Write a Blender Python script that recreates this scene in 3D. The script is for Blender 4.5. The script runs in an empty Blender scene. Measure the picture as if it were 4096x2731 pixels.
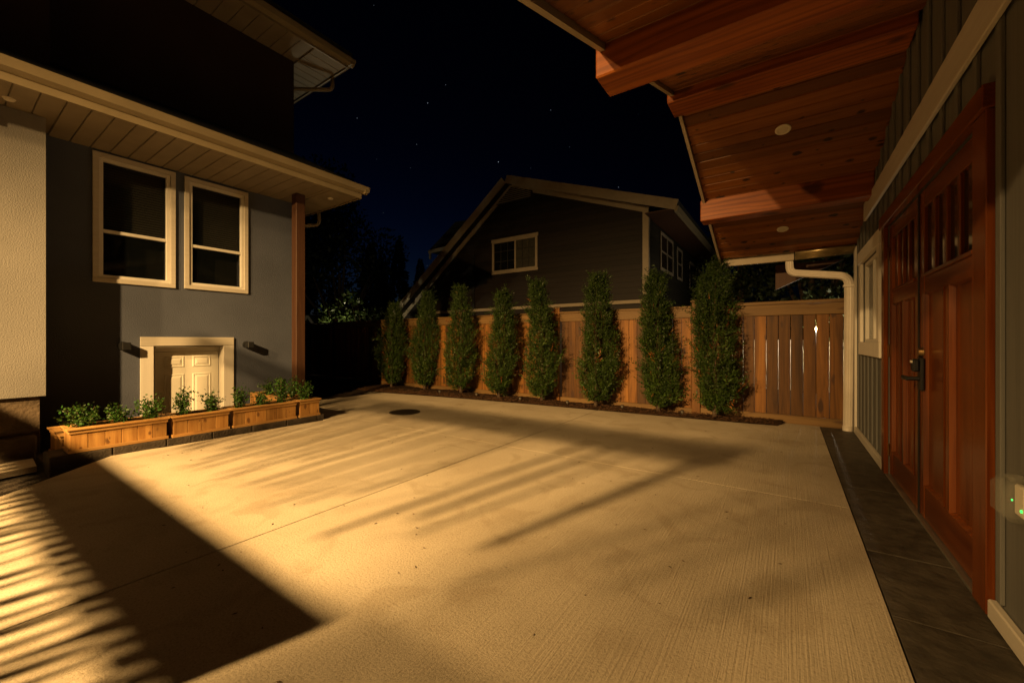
import bpy, math, random
import numpy as np
from mathutils import Vector
R=math.radians
S=bpy.context.scene
COL=S.collection
rnd=random.Random(7)
# ------------------------------------------------------------------ camera
TH=R(34.39)
cam=bpy.data.cameras.new('camera'); co=bpy.data.objects.new('camera',cam); COL.objects.link(co)
co.location=(0,0,1.25); co.rotation_euler=(R(90),0,TH)
cam.sensor_width=36; cam.lens=36*1610/4096; cam.shift_y=-0.0011; cam.clip_start=.05; cam.clip_end=2000
S.camera=co
# ------------------------------------------------------------------ night sky
W=bpy.data.worlds.new('World'); S.world=W; W.use_nodes=True
wn=W.node_tree.nodes; wl=W.node_tree.links; wn.clear()
wo=wn.new('ShaderNodeOutputWorld'); bg=wn.new('ShaderNodeBackground'); sky=wn.new('ShaderNodeTexSky')
sky.sky_type='NISHITA'; sky.sun_disc=False; sky.sun_elevation=R(-6.5); sky.sun_rotation=R(-62); sky.ozone_density=3.0
bg.inputs['Strength'].default_value=0.6
wl.new(sky.outputs[0],bg.inputs['Color'])
tc=wn.new('ShaderNodeTexCoord'); vo=wn.new('ShaderNodeTexVoronoi'); vo.inputs['Scale'].default_value=48
wl.new(tc.outputs['Generated'],vo.inputs['Vector'])
m1=wn.new('ShaderNodeMath'); m1.operation='LESS_THAN'; m1.inputs[1].default_value=.036; wl.new(vo.outputs['Distance'],m1.inputs[0])
sp=wn.new('ShaderNodeSeparateColor'); wl.new(vo.outputs['Color'],sp.inputs[0])
m2=wn.new('ShaderNodeMath'); m2.operation='POWER'; m2.inputs[1].default_value=7; wl.new(sp.outputs[0],m2.inputs[0])
m3=wn.new('ShaderNodeMath'); m3.operation='MULTIPLY'; wl.new(m1.outputs[0],m3.inputs[0]); wl.new(m2.outputs[0],m3.inputs[1])
m4=wn.new('ShaderNodeMath'); m4.operation='MULTIPLY'; m4.inputs[1].default_value=.45; wl.new(m3.outputs[0],m4.inputs[0])
bg2=wn.new('ShaderNodeBackground'); bg2.inputs['Color'].default_value=(.75,.86,1,1); wl.new(m4.outputs[0],bg2.inputs['Strength'])
ad=wn.new('ShaderNodeAddShader'); wl.new(bg.outputs[0],ad.inputs[0]); wl.new(bg2.outputs[0],ad.inputs[1]); wl.new(ad.outputs[0],wo.inputs['Surface'])
V=S.view_settings; V.view_transform='Standard'; V.look='None'; V.exposure=0; V.gamma=1
S.cycles.max_bounces=6; S.cycles.diffuse_bounces=2
# street lamps that light the yard (their posts are built further down)
LAMP_B=(-3.3,-4.2,4.5); LAMP_A=(-4.6,-4.5,4.62)
WARM=(1,.605,.225)

# ------------------------------------------------------------------ helpers
WLOC={}
def tag(o,label=None,cat=None,group=None,kind=None):
    if label: o['label']=label
    if cat: o['category']=cat
    if group: o['group']=group
    if kind: o['kind']=kind
    return o
def link(o,loc,parent):
    COL.objects.link(o); loc=Vector(loc); WLOC[o.name]=loc
    if parent is not None:
        o.parent=parent; o.location=loc-WLOC[parent.name]
    else: o.location=loc
    return o
def thing(name,label,cat,loc,group=None):
    return tag(link(bpy.data.objects.new(name,None),loc,None),label,cat,group)
def setting(name,loc=(0,0,0)):
    return tag(link(bpy.data.objects.new(name,None),loc,None),kind='structure')
def mesh(name,verts,faces,mat,parent=None,smooth=False,origin=None):
    v=np.asarray(verts,float)
    c=np.asarray(origin,float) if origin is not None else (v.min(0)+v.max(0))/2
    me=bpy.data.meshes.new(name); me.from_pydata((v-c).tolist(),[],faces); me.update()
    if smooth: me.polygons.foreach_set('use_smooth',[True]*len(me.polygons))
    if mat: me.materials.append(mat)
    return link(bpy.data.objects.new(name,me),c,parent)
BF=[(0,3,2,1),(4,5,6,7),(0,1,5,4),(1,2,6,5),(2,3,7,6),(3,0,4,7)]
def boxgeo(x0,x1,y0,y1,z0,z1,c=0):
    if x1<x0:x0,x1=x1,x0
    if y1<y0:y0,y1=y1,y0
    if z1<z0:z0,z1=z1,z0
    if c<=0: return [(x0,y0,z0),(x1,y0,z0),(x1,y1,z0),(x0,y1,z0),(x0,y0,z1),(x1,y0,z1),(x1,y1,z1),(x0,y1,z1)],list(BF)
    c=min(c,(x1-x0)*.3,(y1-y0)*.3,(z1-z0)*.3)
    vs=[];idx={}
    L=((x0,x1),(y0,y1),(z0,z1))
    for i in(0,1):
        for j in(0,1):
            for k in(0,1):
                for a in range(3):
                    p=[L[0][i],L[1][j],L[2][k]]
                    s=(i,j,k)
                    for b in range(3):
                        if b!=a: p[b]+= c*(1 if s[b]==0 else -1)
                    idx[(i,j,k,a)]=len(vs);vs.append(tuple(p))
    fs=[]
    ctr=np.array([(x0+x1)/2,(y0+y1)/2,(z0+z1)/2])
    def add(f):
        p=np.array([vs[q] for q in f]);n=np.cross(p[1]-p[0],p[2]-p[0])
        fs.append(tuple(f) if n@(p.mean(0)-ctr)>0 else tuple(f[::-1]))
    for a in range(3):
        b,d=[q for q in range(3) if q!=a]
        for s in(0,1):
            def key(u,w):
                k=[0,0,0];k[a]=s;k[b]=u;k[d]=w;return (*k,a)
            add([idx[key(0,0)],idx[key(1,0)],idx[key(1,1)],idx[key(0,1)]])
        for u in(0,1):
            for w in(0,1):
                def k2(t,ax):
                    k=[0,0,0];k[a]=t;k[b]=u;k[d]=w;return (*k,ax)
                add([idx[k2(0,b)],idx[k2(1,b)],idx[k2(1,d)],idx[k2(0,d)]])
    for i in(0,1):
        for j in(0,1):
            for k in(0,1): add([idx[(i,j,k,0)],idx[(i,j,k,1)],idx[(i,j,k,2)]])
    return vs,fs
def box(name,x,y,z,mat,parent=None,c=.003):
    v,f=boxgeo(*x,*y,*z,c); return mesh(name,v,f,mat,parent)
class MB:
    def __init__(s): s.v=[];s.f=[]
    def add(s,v,f):
        n=len(s.v); s.v+=[tuple(p) for p in v]; s.f+=[tuple(i+n for i in q) for q in f]; return s
    def box(s,x,y,z,c=0): return s.add(*boxgeo(*x,*y,*z,c))
    def build(s,name,mat,parent=None,smooth=False,origin=None): return mesh(name,s.v,s.f,mat,parent,smooth,origin)
def prismgeo(poly,ax,a0,a1):
    # poly: 2D points in the remaining axes (in xyz order), extruded along axis ax
    n=len(poly);vs=[]
    for a in(a0,a1):
        for p in poly:
            q=list(p);q.insert(ax,a);vs.append(tuple(q))
    ar=sum(poly[i][0]*poly[(i+1)%n][1]-poly[(i+1)%n][0]*poly[i][1] for i in range(n))
    if ax==1: ar=-ar
    lo=list(range(n));hi=[i+n for i in range(n)]
    side=[(i,(i+1)%n,(i+1)%n+n,i+n) for i in range(n)]
    fs=[tuple(lo[::-1]),tuple(hi)]+side
    if (ar<0)!=(a1<a0): fs=[f[::-1] for f in fs]
    return vs,fs
def prism(name,poly,ax,a0,a1,mat,parent=None):
    v,f=prismgeo(poly,ax,a0,a1); return mesh(name,v,f,mat,parent)
def cylgeo(p0,p1,r0,r1=None,n=12):
    p0=Vector(p0);p1=Vector(p1);r1=r0 if r1 is None else r1
    d=(p1-p0).normalized();u=d.orthogonal().normalized();w=d.cross(u)
    vs=[];fs=[]
    for p,r in((p0,r0),(p1,r1)):
        for i in range(n):
            a=2*math.pi*i/n;vs.append(tuple(p+u*r*math.cos(a)+w*r*math.sin(a)))
    for i in range(n): fs.append((i,(i+1)%n,(i+1)%n+n,i+n))
    fs.append(tuple(range(n))[::-1]);fs.append(tuple(range(n,2*n)))
    return vs,fs
def tubegeo(pts,rad,n=8,prof=None):
    # swept tube; prof: list of 2D points for a shaped section
    vs=[];fs=[];P=[Vector(p) for p in pts];k=len(P);up=None
    m=len(prof) if prof else n
    for i,p in enumerate(P):
        d=(P[min(i+1,k-1)]-P[max(i-1,0)]).normalized()
        if up is None: up=d.orthogonal().normalized() if prof is None else Vector((0,1,0))
        u=(up-d*up.dot(d)).normalized();w=d.cross(u);up=u
        r=rad[i] if hasattr(rad,'__len__') else rad
        for j in range(m):
            if prof: a,b=prof[j]; vs.append(tuple(p+u*a+w*b))
            else:
                t=2*math.pi*j/n;vs.append(tuple(p+u*r*math.cos(t)+w*r*math.sin(t)))
    for i in range(k-1):
        for j in range(m): fs.append((i*m+j,i*m+(j+1)%m,(i+1)*m+(j+1)%m,(i+1)*m+j))
    fs.append(tuple(range(m))[::-1]);fs.append(tuple(range((k-1)*m,k*m)))
    return vs,fs

# ------------------------------------------------------------------ materials
def newmat(name,col,rough=.7,spec=.3,metal=0):
    m=bpy.data.materials.new(name);m.use_nodes=True;b=m.node_tree.nodes['Principled BSDF']
    b.inputs['Base Color'].default_value=(*col,1);b.inputs['Roughness'].default_value=rough
    b.inputs['Specular IOR Level'].default_value=spec;b.inputs['Metallic'].default_value=metal
    return m,m.node_tree.nodes,m.node_tree.links,b
def nd(N,t,**k):
    n=N.new('ShaderNode'+t)
    for a,v in k.items():
        if a in n.inputs: n.inputs[a].default_value=v
        else: setattr(n,a,v)
    return n
def ramp(N,stops):
    r=N.new('ShaderNodeValToRGB');e=r.color_ramp.elements
    while len(e)<len(stops): e.new(.5)
    for q,(p,c) in zip(e,stops): q.position=p;q.color=(*c,1) if len(c)==3 else c
    return r
def coords(N,L,scale=(1,1,1),rand=True,world=False):
    mp=nd(N,'Mapping');mp.inputs['Scale'].default_value=scale
    if world: g=nd(N,'NewGeometry');src=g.outputs['Position']
    else: t=nd(N,'TexCoord');src=t.outputs['Object']
    if rand:
        oi=nd(N,'ObjectInfo');mu=nd(N,'Math',operation='MULTIPLY');mu.inputs[1].default_value=61.7;L.new(oi.outputs['Random'],mu.inputs[0])
        av=nd(N,'VectorMath',operation='ADD');L.new(src,av.inputs[0]);L.new(mu.outputs[0],av.inputs[1]);src=av.outputs[0]
    L.new(src,mp.inputs['Vector']);return mp.outputs[0]
def bump(N,L,b,h,strength,dist=.01,prev=None):
    bp=nd(N,'Bump');bp.inputs['Strength'].default_value=strength;bp.inputs['Distance'].default_value=dist
    L.new(h,bp.inputs['Height'])
    if prev: L.new(prev,bp.inputs['Normal'])
    L.new(bp.outputs[0],b.inputs['Normal']);return bp.outputs[0]
def plain(name,col,rough=.6,spec=.3,metal=0,var=.25,scale=6,bs=.15,bscale=60,bd=.004):
    m,N,L,b=newmat(name,col,rough,spec,metal)
    v=coords(N,L);n=nd(N,'TexNoise',Scale=scale,Detail=5.);L.new(v,n.inputs['Vector'])
    r=ramp(N,[(.3,tuple(c*(1-var) for c in col)),(.7,tuple(min(1,c*(1+var*.4)) for c in col))]);L.new(n.outputs[0],r.inputs[0]);L.new(r.outputs[0],b.inputs['Base Color'])
    if bs: 
        n2=nd(N,'TexNoise',Scale=bscale,Detail=3.);L.new(v,n2.inputs['Vector']);bump(N,L,b,n2.outputs[0],bs,bd)
    return m
def wood(name,c1,c2,ax,along=.9,across=16,knots=0,rough=.55,kcol=(.05,.02,.01),spec=.35,kscale=(1.6,6.5),wave=0,vary=.35,ksz=.10):
    m,N,L,b=newmat(name,c1,rough,spec)
    sc=[across]*3;sc[ax]=along
    v=coords(N,L,tuple(sc))
    ds=nd(N,'TexNoise',Scale=.35,Detail=2.);L.new(v,ds.inputs['Vector'])
    n=nd(N,'TexNoise',Scale=1.,Detail=6.,Roughness=.62,Distortion=.9);L.new(v,n.inputs['Vector'])
    r=ramp(N,[(.28,c1),(.5,tuple((a+d)/2 for a,d in zip(c1,c2))),(.72,c2)]);L.new(n.outputs[0],r.inputs[0]);out=r.outputs[0]
    if wave:
        wv=nd(N,'TexWave',wave_type='RINGS',Scale=wave,Distortion=7.,Detail=2.);wv.inputs['Detail Scale'].default_value=.6
        s2=[2.4]*3;s2[ax]=.55;L.new(coords(N,L,tuple(s2)),wv.inputs['Vector'])
        mx=nd(N,'MixRGB',blend_type='MULTIPLY');mx.inputs[0].default_value=.5
        rr=ramp(N,[(0,(.42,.33,.28)),(.55,(1,1,1)),(1,(1,1,1))]);L.new(wv.outputs['Fac'],rr.inputs[0]);L.new(out,mx.inputs[1]);L.new(rr.outputs[0],mx.inputs[2]);out=mx.outputs[0]
    # board to board variation
    oi=nd(N,'ObjectInfo');rv=ramp(N,[(0,(1-vary,)*3),(1,(1+vary*.5,)*3)]);L.new(oi.outputs['Random'],rv.inputs[0])
    mv=nd(N,'MixRGB',blend_type='MULTIPLY');mv.inputs[0].default_value=1;L.new(out,mv.inputs[1]);L.new(rv.outputs[0],mv.inputs[2]);out=mv.outputs[0]
    if knots:
        ks=[kscale[1]]*3;ks[ax]=kscale[0];kv=coords(N,L,tuple(ks))
        dn=nd(N,'TexNoise',Scale=2.5,Detail=2.);L.new(kv,dn.inputs['Vector'])
        vm=nd(N,'VectorMath',operation='MULTIPLY_ADD');vm.inputs[1].default_value=(.25,.25,.25);L.new(dn.outputs['Color'],vm.inputs[0]);L.new(kv,vm.inputs[2])
        vr=nd(N,'TexVoronoi',Scale=1.);L.new(vm.outputs[0],vr.inputs['Vector'])
        se=nd(N,'SeparateColor');L.new(vr.outputs['Color'],se.inputs[0])
        pw=nd(N,'Math',operation='POWER');pw.inputs[1].default_value=2.6;L.new(se.outputs[0],pw.inputs[0]);th=nd(N,'Math',operation='MULTIPLY');L.new(pw.outputs[0],th.inputs[0]);th.inputs[1].default_value=ksz*2.6
        sb=nd(N,'Math',operation='SUBTRACT');L.new(vr.outputs['Distance'],sb.inputs[0]);L.new(th.outputs[0],sb.inputs[1])
        kr=ramp(N,[(0,(1,1,1)),(.05,(.75,.75,.75)),(.13,(0,0,0))]);L.new(sb.outputs[0],kr.inputs[0])
        km=nd(N,'Math',operation='MULTIPLY');km.inputs[1].default_value=knots;L.new(kr.outputs[0],km.inputs[0])
        mk=nd(N,'MixRGB');L.new(km.outputs[0],mk.inputs[0]);L.new(out,mk.inputs[1]);mk.inputs[2].default_value=(*kcol,1);out=mk.outputs[0]
    L.new(out,b.inputs['Base Color']);bump(N,L,b,n.outputs[0],.25,.004)
    return m
def stuccomat(name,col):
    m,N,L,b=newmat(name,col,.85,.2)
    v=coords(N,L,rand=False,world=True)
    big=nd(N,'TexNoise',Scale=1.3,Detail=4.);L.new(v,big.inputs['Vector'])
    r=ramp(N,[(.3,tuple(c*.85 for c in col)),(.7,tuple(c*1.1 for c in col))]);L.new(big.outputs[0],r.inputs[0]);L.new(r.outputs[0],b.inputs['Base Color'])
    n=nd(N,'TexNoise',Scale=70.,Detail=3.,Roughness=.6);L.new(v,n.inputs['Vector'])
    bump(N,L,b,n.outputs[0],.6,.012);return m
def concretemat():
    m,N,L,b=newmat('broomed concrete',(.5,.42,.29),.72,.3)
    v=coords(N,L,rand=False,world=True)
    a=nd(N,'TexNoise',Scale=.7,Detail=6.,Roughness=.6);L.new(v,a.inputs['Vector'])
    r=ramp(N,[(.28,(.37,.305,.215)),(.52,(.465,.395,.29)),(.75,(.55,.475,.36))]);L.new(a.outputs[0],r.inputs[0])
    f=nd(N,'TexNoise',Scale=85.,Detail=4.,Roughness=.75);L.new(v,f.inputs['Vector'])
    fr=ramp(N,[(.30,(.55,.52,.48)),(.5,(1,1,1)),(.72,(1.12,1.12,1.12))]);L.new(f.outputs[0],fr.inputs[0])
    mx=nd(N,'MixRGB',blend_type='MULTIPLY');mx.inputs[0].default_value=.8;L.new(r.outputs[0],mx.inputs[1]);L.new(fr.outputs[0],mx.inputs[2])
    # spots and stains
    vr=nd(N,'TexVoronoi',Scale=2.3);L.new(v,vr.inputs['Vector']);sr=ramp(N,[(0,(.42,.36,.28)),(.025,(.55,.5,.42)),(.045,(1,1,1))]);L.new(vr.outputs['Distance'],sr.inputs[0])
    m2=nd(N,'MixRGB',blend_type='MULTIPLY');m2.inputs[0].default_value=.8;L.new(mx.outputs[0],m2.inputs[1]);L.new(sr.outputs[0],m2.inputs[2])
    st=nd(N,'TexNoise',Scale=2.4,Detail=5.,Distortion=1.2);L.new(v,st.inputs['Vector']);s2=ramp(N,[(.36,(.72,.68,.62)),(.46,(1,1,1))]);L.new(st.outputs[0],s2.inputs[0])
    m3=nd(N,'MixRGB',blend_type='MULTIPLY');m3.inputs[0].default_value=.45;L.new(m2.outputs[0],m3.inputs[1]);L.new(s2.outputs[0],m3.inputs[2])
    L.new(m3.outputs[0],b.inputs['Base Color'])
    # broom strokes along the wall direction, fading to the west
    sv=coords(N,L,(130,1.6,1),False,True);bn=nd(N,'TexNoise',Scale=1.,Detail=3.,Roughness=.6);L.new(sv,bn.inputs['Vector'])
    sx=nd(N,'SeparateXYZ');g=nd(N,'NewGeometry');L.new(g.outputs['Position'],sx.inputs[0])
    mr=nd(N,'MapRange');mr.inputs[1].default_value=-2.8;mr.inputs[2].default_value=-.6;L.new(sx.outputs[0],mr.inputs[0])
    mu=nd(N,'Math',operation='MULTIPLY');L.new(bn.outputs[0],mu.inputs[0]);L.new(mr.outputs[0],mu.inputs[1])
    p=bump(N,L,b,f.outputs[0],.5,.012)
    bump(N,L,b,mu.outputs[0],.55,.012,p)
    return m
def leafmat(name,rough=.5,spec=.35):
    m,N,L,b=newmat(name,(.05,.1,.02),rough,spec)
    at=nd(N,'Attribute',attribute_name='tint');L.new(at.outputs['Color'],b.inputs['Base Color'])
    tr=nd(N,'BsdfTranslucent');L.new(at.outputs['Color'],tr.inputs['Color']);ms=nd(N,'MixShader');ms.inputs[0].default_value=.2
    o=[n for n in N if n.type=='OUTPUT_MATERIAL'][0]
    L.new(b.outputs[0],ms.inputs[1]);L.new(tr.outputs[0],ms.inputs[2]);L.new(ms.outputs[0],o.inputs['Surface']);return m
def emit(name,col,s):
    m,N,L,b=newmat(name,col);b.inputs['Emission Color'].default_value=(*col,1);b.inputs['Emission Strength'].default_value=s;return m
M={}
M['stucco']=stuccomat('blue grey stucco',(.092,.102,.135))
M['upper']=stuccomat('unlit upper stucco',(.042,.024,.018))  # upper storey's lack of lamp light painted into the stucco colour
M['stucco2']=stuccomat('lamplit bump-out stucco',(.21,.198,.18))  # same paint as the wall; stronger lamp light put into the colour
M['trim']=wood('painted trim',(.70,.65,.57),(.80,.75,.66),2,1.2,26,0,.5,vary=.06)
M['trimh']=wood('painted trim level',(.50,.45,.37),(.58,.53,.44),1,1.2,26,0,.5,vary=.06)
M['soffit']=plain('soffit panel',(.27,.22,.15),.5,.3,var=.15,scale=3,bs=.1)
M['fascia']=plain('gutter enamel',(.25,.20,.12),.35,.5,var=.12,scale=3,bs=.03)
M['shingle']=plain('asphalt shingle',(.035,.033,.032),.9,.1,var=.5,scale=30,bs=.5,bscale=25,bd=.02)
M['white']=plain('white vinyl',(.70,.66,.58),.4,.4,var=.08,bs=.03)
M['door_white']=plain('cream door paint',(.80,.75,.63),.45,.35,var=.06,bs=.05)
M['black']=plain('black metal',(.012,.012,.012),.5,.4,var=.2)
m,N,L,b=newmat('window glass',(.006,.008,.008),.04,.5);M['glass']=m
b.inputs['Alpha'].default_value=.35
m,N,L,b=newmat('door glass',(.03,.02,.012),.08,.5);M['dglass']=m
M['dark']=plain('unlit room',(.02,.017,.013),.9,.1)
M['blind']=plain('blind slat',(.11,.10,.08),.6,.2,var=.05,bs=0)
M['cedar']=wood('planter cedar',(.25,.105,.022),(.50,.27,.075),2,1.3,20,.8,.55,(.09,.035,.012),kscale=(7,13),vary=.3,ksz=.09)
M['cedary']=wood('planter cedar rim',(.30,.14,.036),(.54,.31,.10),1,1.3,20,.5,.55,(.09,.035,.012),kscale=(3,13),vary=.2)
M['cedarx']=wood('planter cedar cross rim',(.30,.14,.036),(.54,.31,.10),0,1.3,20,.5,.55,(.09,.035,.012),kscale=(3,13),vary=.2)
M['fence']=wood('fence cedar',(.062,.021,.003),(.27,.112,.018),2,.7,13,1.,.6,(.055,.022,.008),kscale=(2.6,9),vary=.6,ksz=.10)
M['fencex']=wood('fence rail cedar',(.115,.06,.017),(.21,.12,.04),0,.8,15,.7,.6,(.07,.03,.012),kscale=(2.2,9),vary=.2)
M['fir']=wood('fir beam',(.17,.034,.004),(.40,.115,.015),0,.5,13,.85,.5,(.05,.014,.004),kscale=(2.4,4.2),wave=3.2,vary=.08,ksz=.10)
M['pine']=wood('knotty pine ceiling',(.14,.039,.006),(.29,.108,.02),0,.7,14,1.,.45,(.022,.007,.003),kscale=(6.5,9.5),vary=.5,ksz=.1)
M['doorv']=wood('stained door upright',(.075,.014,.002),(.215,.056,.008),2,.55,26,0,.24,vary=.12,spec=.45)
M['doorh']=wood('stained door rail',(.07,.013,.0019),(.19,.048,.007),1,.55,26,0,.24,vary=.12,spec=.45)
M['postw']=wood('stained post',(.05,.02,.01),(.085,.038,.018),2,.7,16,.3,.6,vary=.1)
M['siding']=wood('grey green siding',(.115,.113,.102),(.155,.152,.138),2,.8,30,0,.62,vary=.08)
M['slate']=plain('slate paver',(.062,.052,.038),.6,.35,var=.5,scale=11,bs=.6,bscale=30,bd=.012)
M['bark']=plain('bark',(.11,.075,.05),.9,.15,var=.5,scale=20,bs=.9,bscale=40,bd=.02)
M['concrete']=concretemat()
M['found']=plain('foundation concrete',(.13,.095,.062),.85,.2,var=.5,scale=4,bs=.6,bscale=30,bd=.02)
M['block']=plain('kerb block',(.055,.043,.032),.85,.2,var=.4,scale=9,bs=.7,bscale=45,bd=.015)
M['asphalt']=plain('old asphalt',(.07,.056,.042),.9,.15,var=.55,scale=18,bs=.9,bscale=55,bd=.02)
M['soil']=plain('garden soil',(.035,.023,.014),.95,.1,var=.6,scale=9,bs=.9,bscale=28,bd=.03)
M['mulch']=plain('bark mulch',(.034,.018,.009),.9,.15,var=.6,scale=40,bs=.6,bscale=40,bd=.01)
M['lap']=wood('dark lap siding',(.010,.0065,.005),(.018,.012,.009),0,.6,30,0,.6,vary=.3)
M['lapy']=wood('dark lap siding side',(.022,.019,.012),(.032,.028,.018),1,.6,30,0,.6,vary=.2)
M['htrim']=plain('neighbour trim',(.34,.28,.20),.5,.3,var=.1)
M['metal']=plain('galvanised metal',(.45,.42,.36),.35,.5,.85,var=.2)
M['bronze']=plain('flashing metal',(.55,.43,.22),.32,.5,.75,var=.25,scale=14)
M['iron']=plain('cast iron grate',(.06,.045,.032),.6,.4,.4,var=.4,scale=25,bs=.4)
M['pit_shade']=plain('drain pit',(.008,.006,.005),.9,.05)
M['spout']=plain('downspout enamel',(.62,.56,.48),.38,.45,var=.12,scale=5,bs=.03)
M['leaf']=leafmat('foliage'); M['gloss']=leafmat('laurel leaf',.3,.5)
M['brass']=plain('aged brass',(.30,.19,.08),.3,.5,.9,var=.3,scale=40)
m,N,L,b=newmat('clear cover',(.45,.44,.36),.1,.5);b.inputs['Alpha'].default_value=.14;M['clear']=m
M['led']=emit('green led',(.05,1,.15),2)
M['lens']=plain('frosted lens',(.62,.56,.44),.5,.3,var=.05,bs=0)
M['ring']=plain('light trim ring',(.74,.68,.55),.45,.35,var=.05,bs=0)
M['bulb']=emit('lit lamp',(1,.82,.55),120)

# ------------------------------------------------------------------ ground
HX=(-7.79,-6.42);HY=(.95,3.45)     # basement stairwell opening
gs=[-400,HX[0],HX[1],400];gt=[-400,HY[0],HY[1],400];g=MB()
for i in range(3):
    for j in range(3):
        if i==1 and j==1: continue
        g.add([(gs[i],gt[j],-.13),(gs[i+1],gt[j],-.13),(gs[i+1],gt[j+1],-.13),(gs[i],gt[j+1],-.13)],[(0,1,2,3)])
tag(g.build('ground',M['asphalt']),kind='structure')
sw=setting('stairwell',(-7.1,2.2,-1.3))
box('pit_floor',(HX[0]-.2,HX[1]+.2),(HY[0]-.2,HY[1]+.2),(-1.4,-1.3),M['found'],sw)
box('pit_wall',(HX[1],HX[1]+.15),HY,(-1.3,-.135),M['found'],sw);box('pit_wall',(HX[0],HX[1]),(HY[0]-.15,HY[0]),(-1.3,-.135),M['found'],sw);box('pit_wall',(HX[0],HX[1]),(HY[1],HY[1]+.15),(-1.3,-.135),M['found'],sw)
dw=setting('driveway',(-3,3,0))
def slab(poly,mat=M['concrete'],z=0.,parent=dw,name='slab',t=.12):
    # poly counter-clockwise; small eased arris
    P=[Vector(p) for p in poly];n=len(P);c=.002
    ins=[]
    for i in range(n):
        a=(P[i]-P[i-1]).normalized();b=(P[(i+1)%n]-P[i]).normalized()
        na=Vector((-a.y,a.x));nb=Vector((-b.y,b.x));q=(na+nb);q/=max(.4,1+na.dot(nb));ins.append(P[i]+q*c)
    vs=[(p.x,p.y,z-t) for p in P]+[(p.x,p.y,z-c) for p in P]+[(p.x,p.y,z) for p in ins]
    fs=[tuple(range(2*n,3*n))]
    for k in(0,1):
        for i in range(n): fs.append((k*n+i,k*n+(i+1)%n,(k+1)*n+(i+1)%n,(k+1)*n+i))
    return mesh(name,vs,fs,mat,parent)
J=.0045;J2=.0015
slab([(-3.6,-9),(-2.8-J,-9),(-2.8-J,3.9-J2),(-7.93,3.9-J2),(-7.9,3.56),(-6.0,3.56),(-6.02,1.6),(-6.12,1.21),(-5.2,.34),(-3.6,-1.14)])
slab([(-2.8-J,3.9+J2),(-2.8-J,6.80),(-4.1,6.71),(-5.36,6.58),(-7.0,6.36),(-8.4,6.12),(-8.1,4.67),(-7.95,3.9+J2)])
slab([(-2.8+J,3.9+J2),(.385,3.9+J2),(.385,7.36),(-.05,7.36),(-.12,7.05),(-1.19,6.93),(-2.8+J,6.81)])
slab([(-2.8+J,-9),(.385,-9),(.385,3.9-J2),(-2.8+J,3.9-J2)])
sp_=setting('slate_path',(.57,4,0))
ys=[-1.4,-.7,.0,.62,1.25,1.85,2.5,3.2,3.85,4.5,5.17,5.9,6.6,7.36]
for a,b in zip(ys[:-1],ys[1:]): slab([(.393,a+.003),(.80,a+.003),(.80,b-.003),(.393,b-.003)],M['slate'],-.004+rnd.uniform(-.003,.002),sp_,'paver',.1)
tag(slab([(-6.95,-1),(-6.1,-1),(-6.42,.66),(-6.88,.68)],M['concrete'],-.05,None,'concrete_pad',.06),kind='structure')
# soil and mulch
def bumpy(name,poly_y0,poly_y1,x0,x1,nx,ny,z,amp,mat,seed):
    r=np.random.default_rng(seed);vs=[];fs=[]
    for i in range(nx+1):
        x=x0+(x1-x0)*i/nx;a=poly_y0(x);b=poly_y1(x)
        for j in range(ny+1):
            t=j/ny;zz=z+r.normal()*amp+ (.03*math.sin(t*math.pi)+.012*math.sin(x*3.1+t*4))
            if j in(0,): zz=z-.04
            vs.append((x+r.normal()*.006,a+(b-a)*t,zz))
    for i in range(nx):
        for j in range(ny): fs.append((i*(ny+1)+j,(i+1)*(ny+1)+j,(i+1)*(ny+1)+j+1,i*(ny+1)+j+1))
    return mesh(name,vs,fs,mat,None,True)
medge=lambda x: float(np.interp(x,[-12,-8.4,-7,-5.36,-4.1,-2.8,-1.19,-.12,.0],[5.6,6.12,6.36,6.58,6.71,6.80,6.93,7.05,7.3]))+.004
tag(bumpy('mulch_bed',medge,lambda x:7.47,-9.4,-.06,220,14,.0,.008,M['mulch'],3),kind='structure')
tag(bumpy('garden_soil',lambda x:3.7,lambda x:7.6,-20,-8.02,60,30,-.03,.012,M['soil'],5),kind='structure')
r=np.random.default_rng(11);cv=[];cf=[]
for i in range(2600):
    x=r.uniform(-9.2,-.15);y=medge(x)+.0+abs(r.normal())*.22
    if y>7.4: y=r.uniform(medge(x)+.02,7.4)
    t=(y-medge(x))/(7.47-medge(x));z=.012+.03*math.sin(min(1,t)*math.pi)+r.uniform(0,.014)
    a=r.uniform(0,6.3);l=r.uniform(.012,.04);w=r.uniform(.004,.011);d=Vector((math.cos(a),math.sin(a),r.uniform(-.35,.35)))*l;p=Vector((-d.y,d.x,0)).normalized()*w;c=Vector((x,y,z));h=Vector((0,0,.006))
    k=len(cv);cv+=[tuple(c-d-p),tuple(c+d-p),tuple(c+d+p),tuple(c-d+p),tuple(c+h)];cf+=[(k,k+1,k+4),(k+1,k+2,k+4),(k+2,k+3,k+4),(k+3,k,k+4),(k,k+3,k+2,k+1)]
tag(mesh('bark_chips',cv,cf,plain('bark chip',(.085,.042,.02),.85,.2,var=.6,scale=50)),kind='stuff')
r=np.random.default_rng(5);cv=[];cf=[]
for i in range(150):
    x=r.uniform(-5.6,.3);y=r.uniform(.3,6.3);l=r.uniform(.004,.016);a=r.uniform(0,6.3);d=Vector((math.cos(a),math.sin(a),0));p=Vector((-d.y,d.x,0));c=Vector((x,y,.0025));k=len(cv)
    for q in(-d*l,d*l*.2+p*l*.4,d*l,d*l*.1-p*l*.35): cv.append(tuple(c+q))
    cv.append(tuple(c+Vector((0,0,.004))));cf+=[(k,k+3,k+4),(k+3,k+2,k+4),(k+2,k+1,k+4),(k+1,k,k+4)]
tag(mesh('leaf_litter',cv,cf,M['bark']),kind='stuff')
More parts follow.
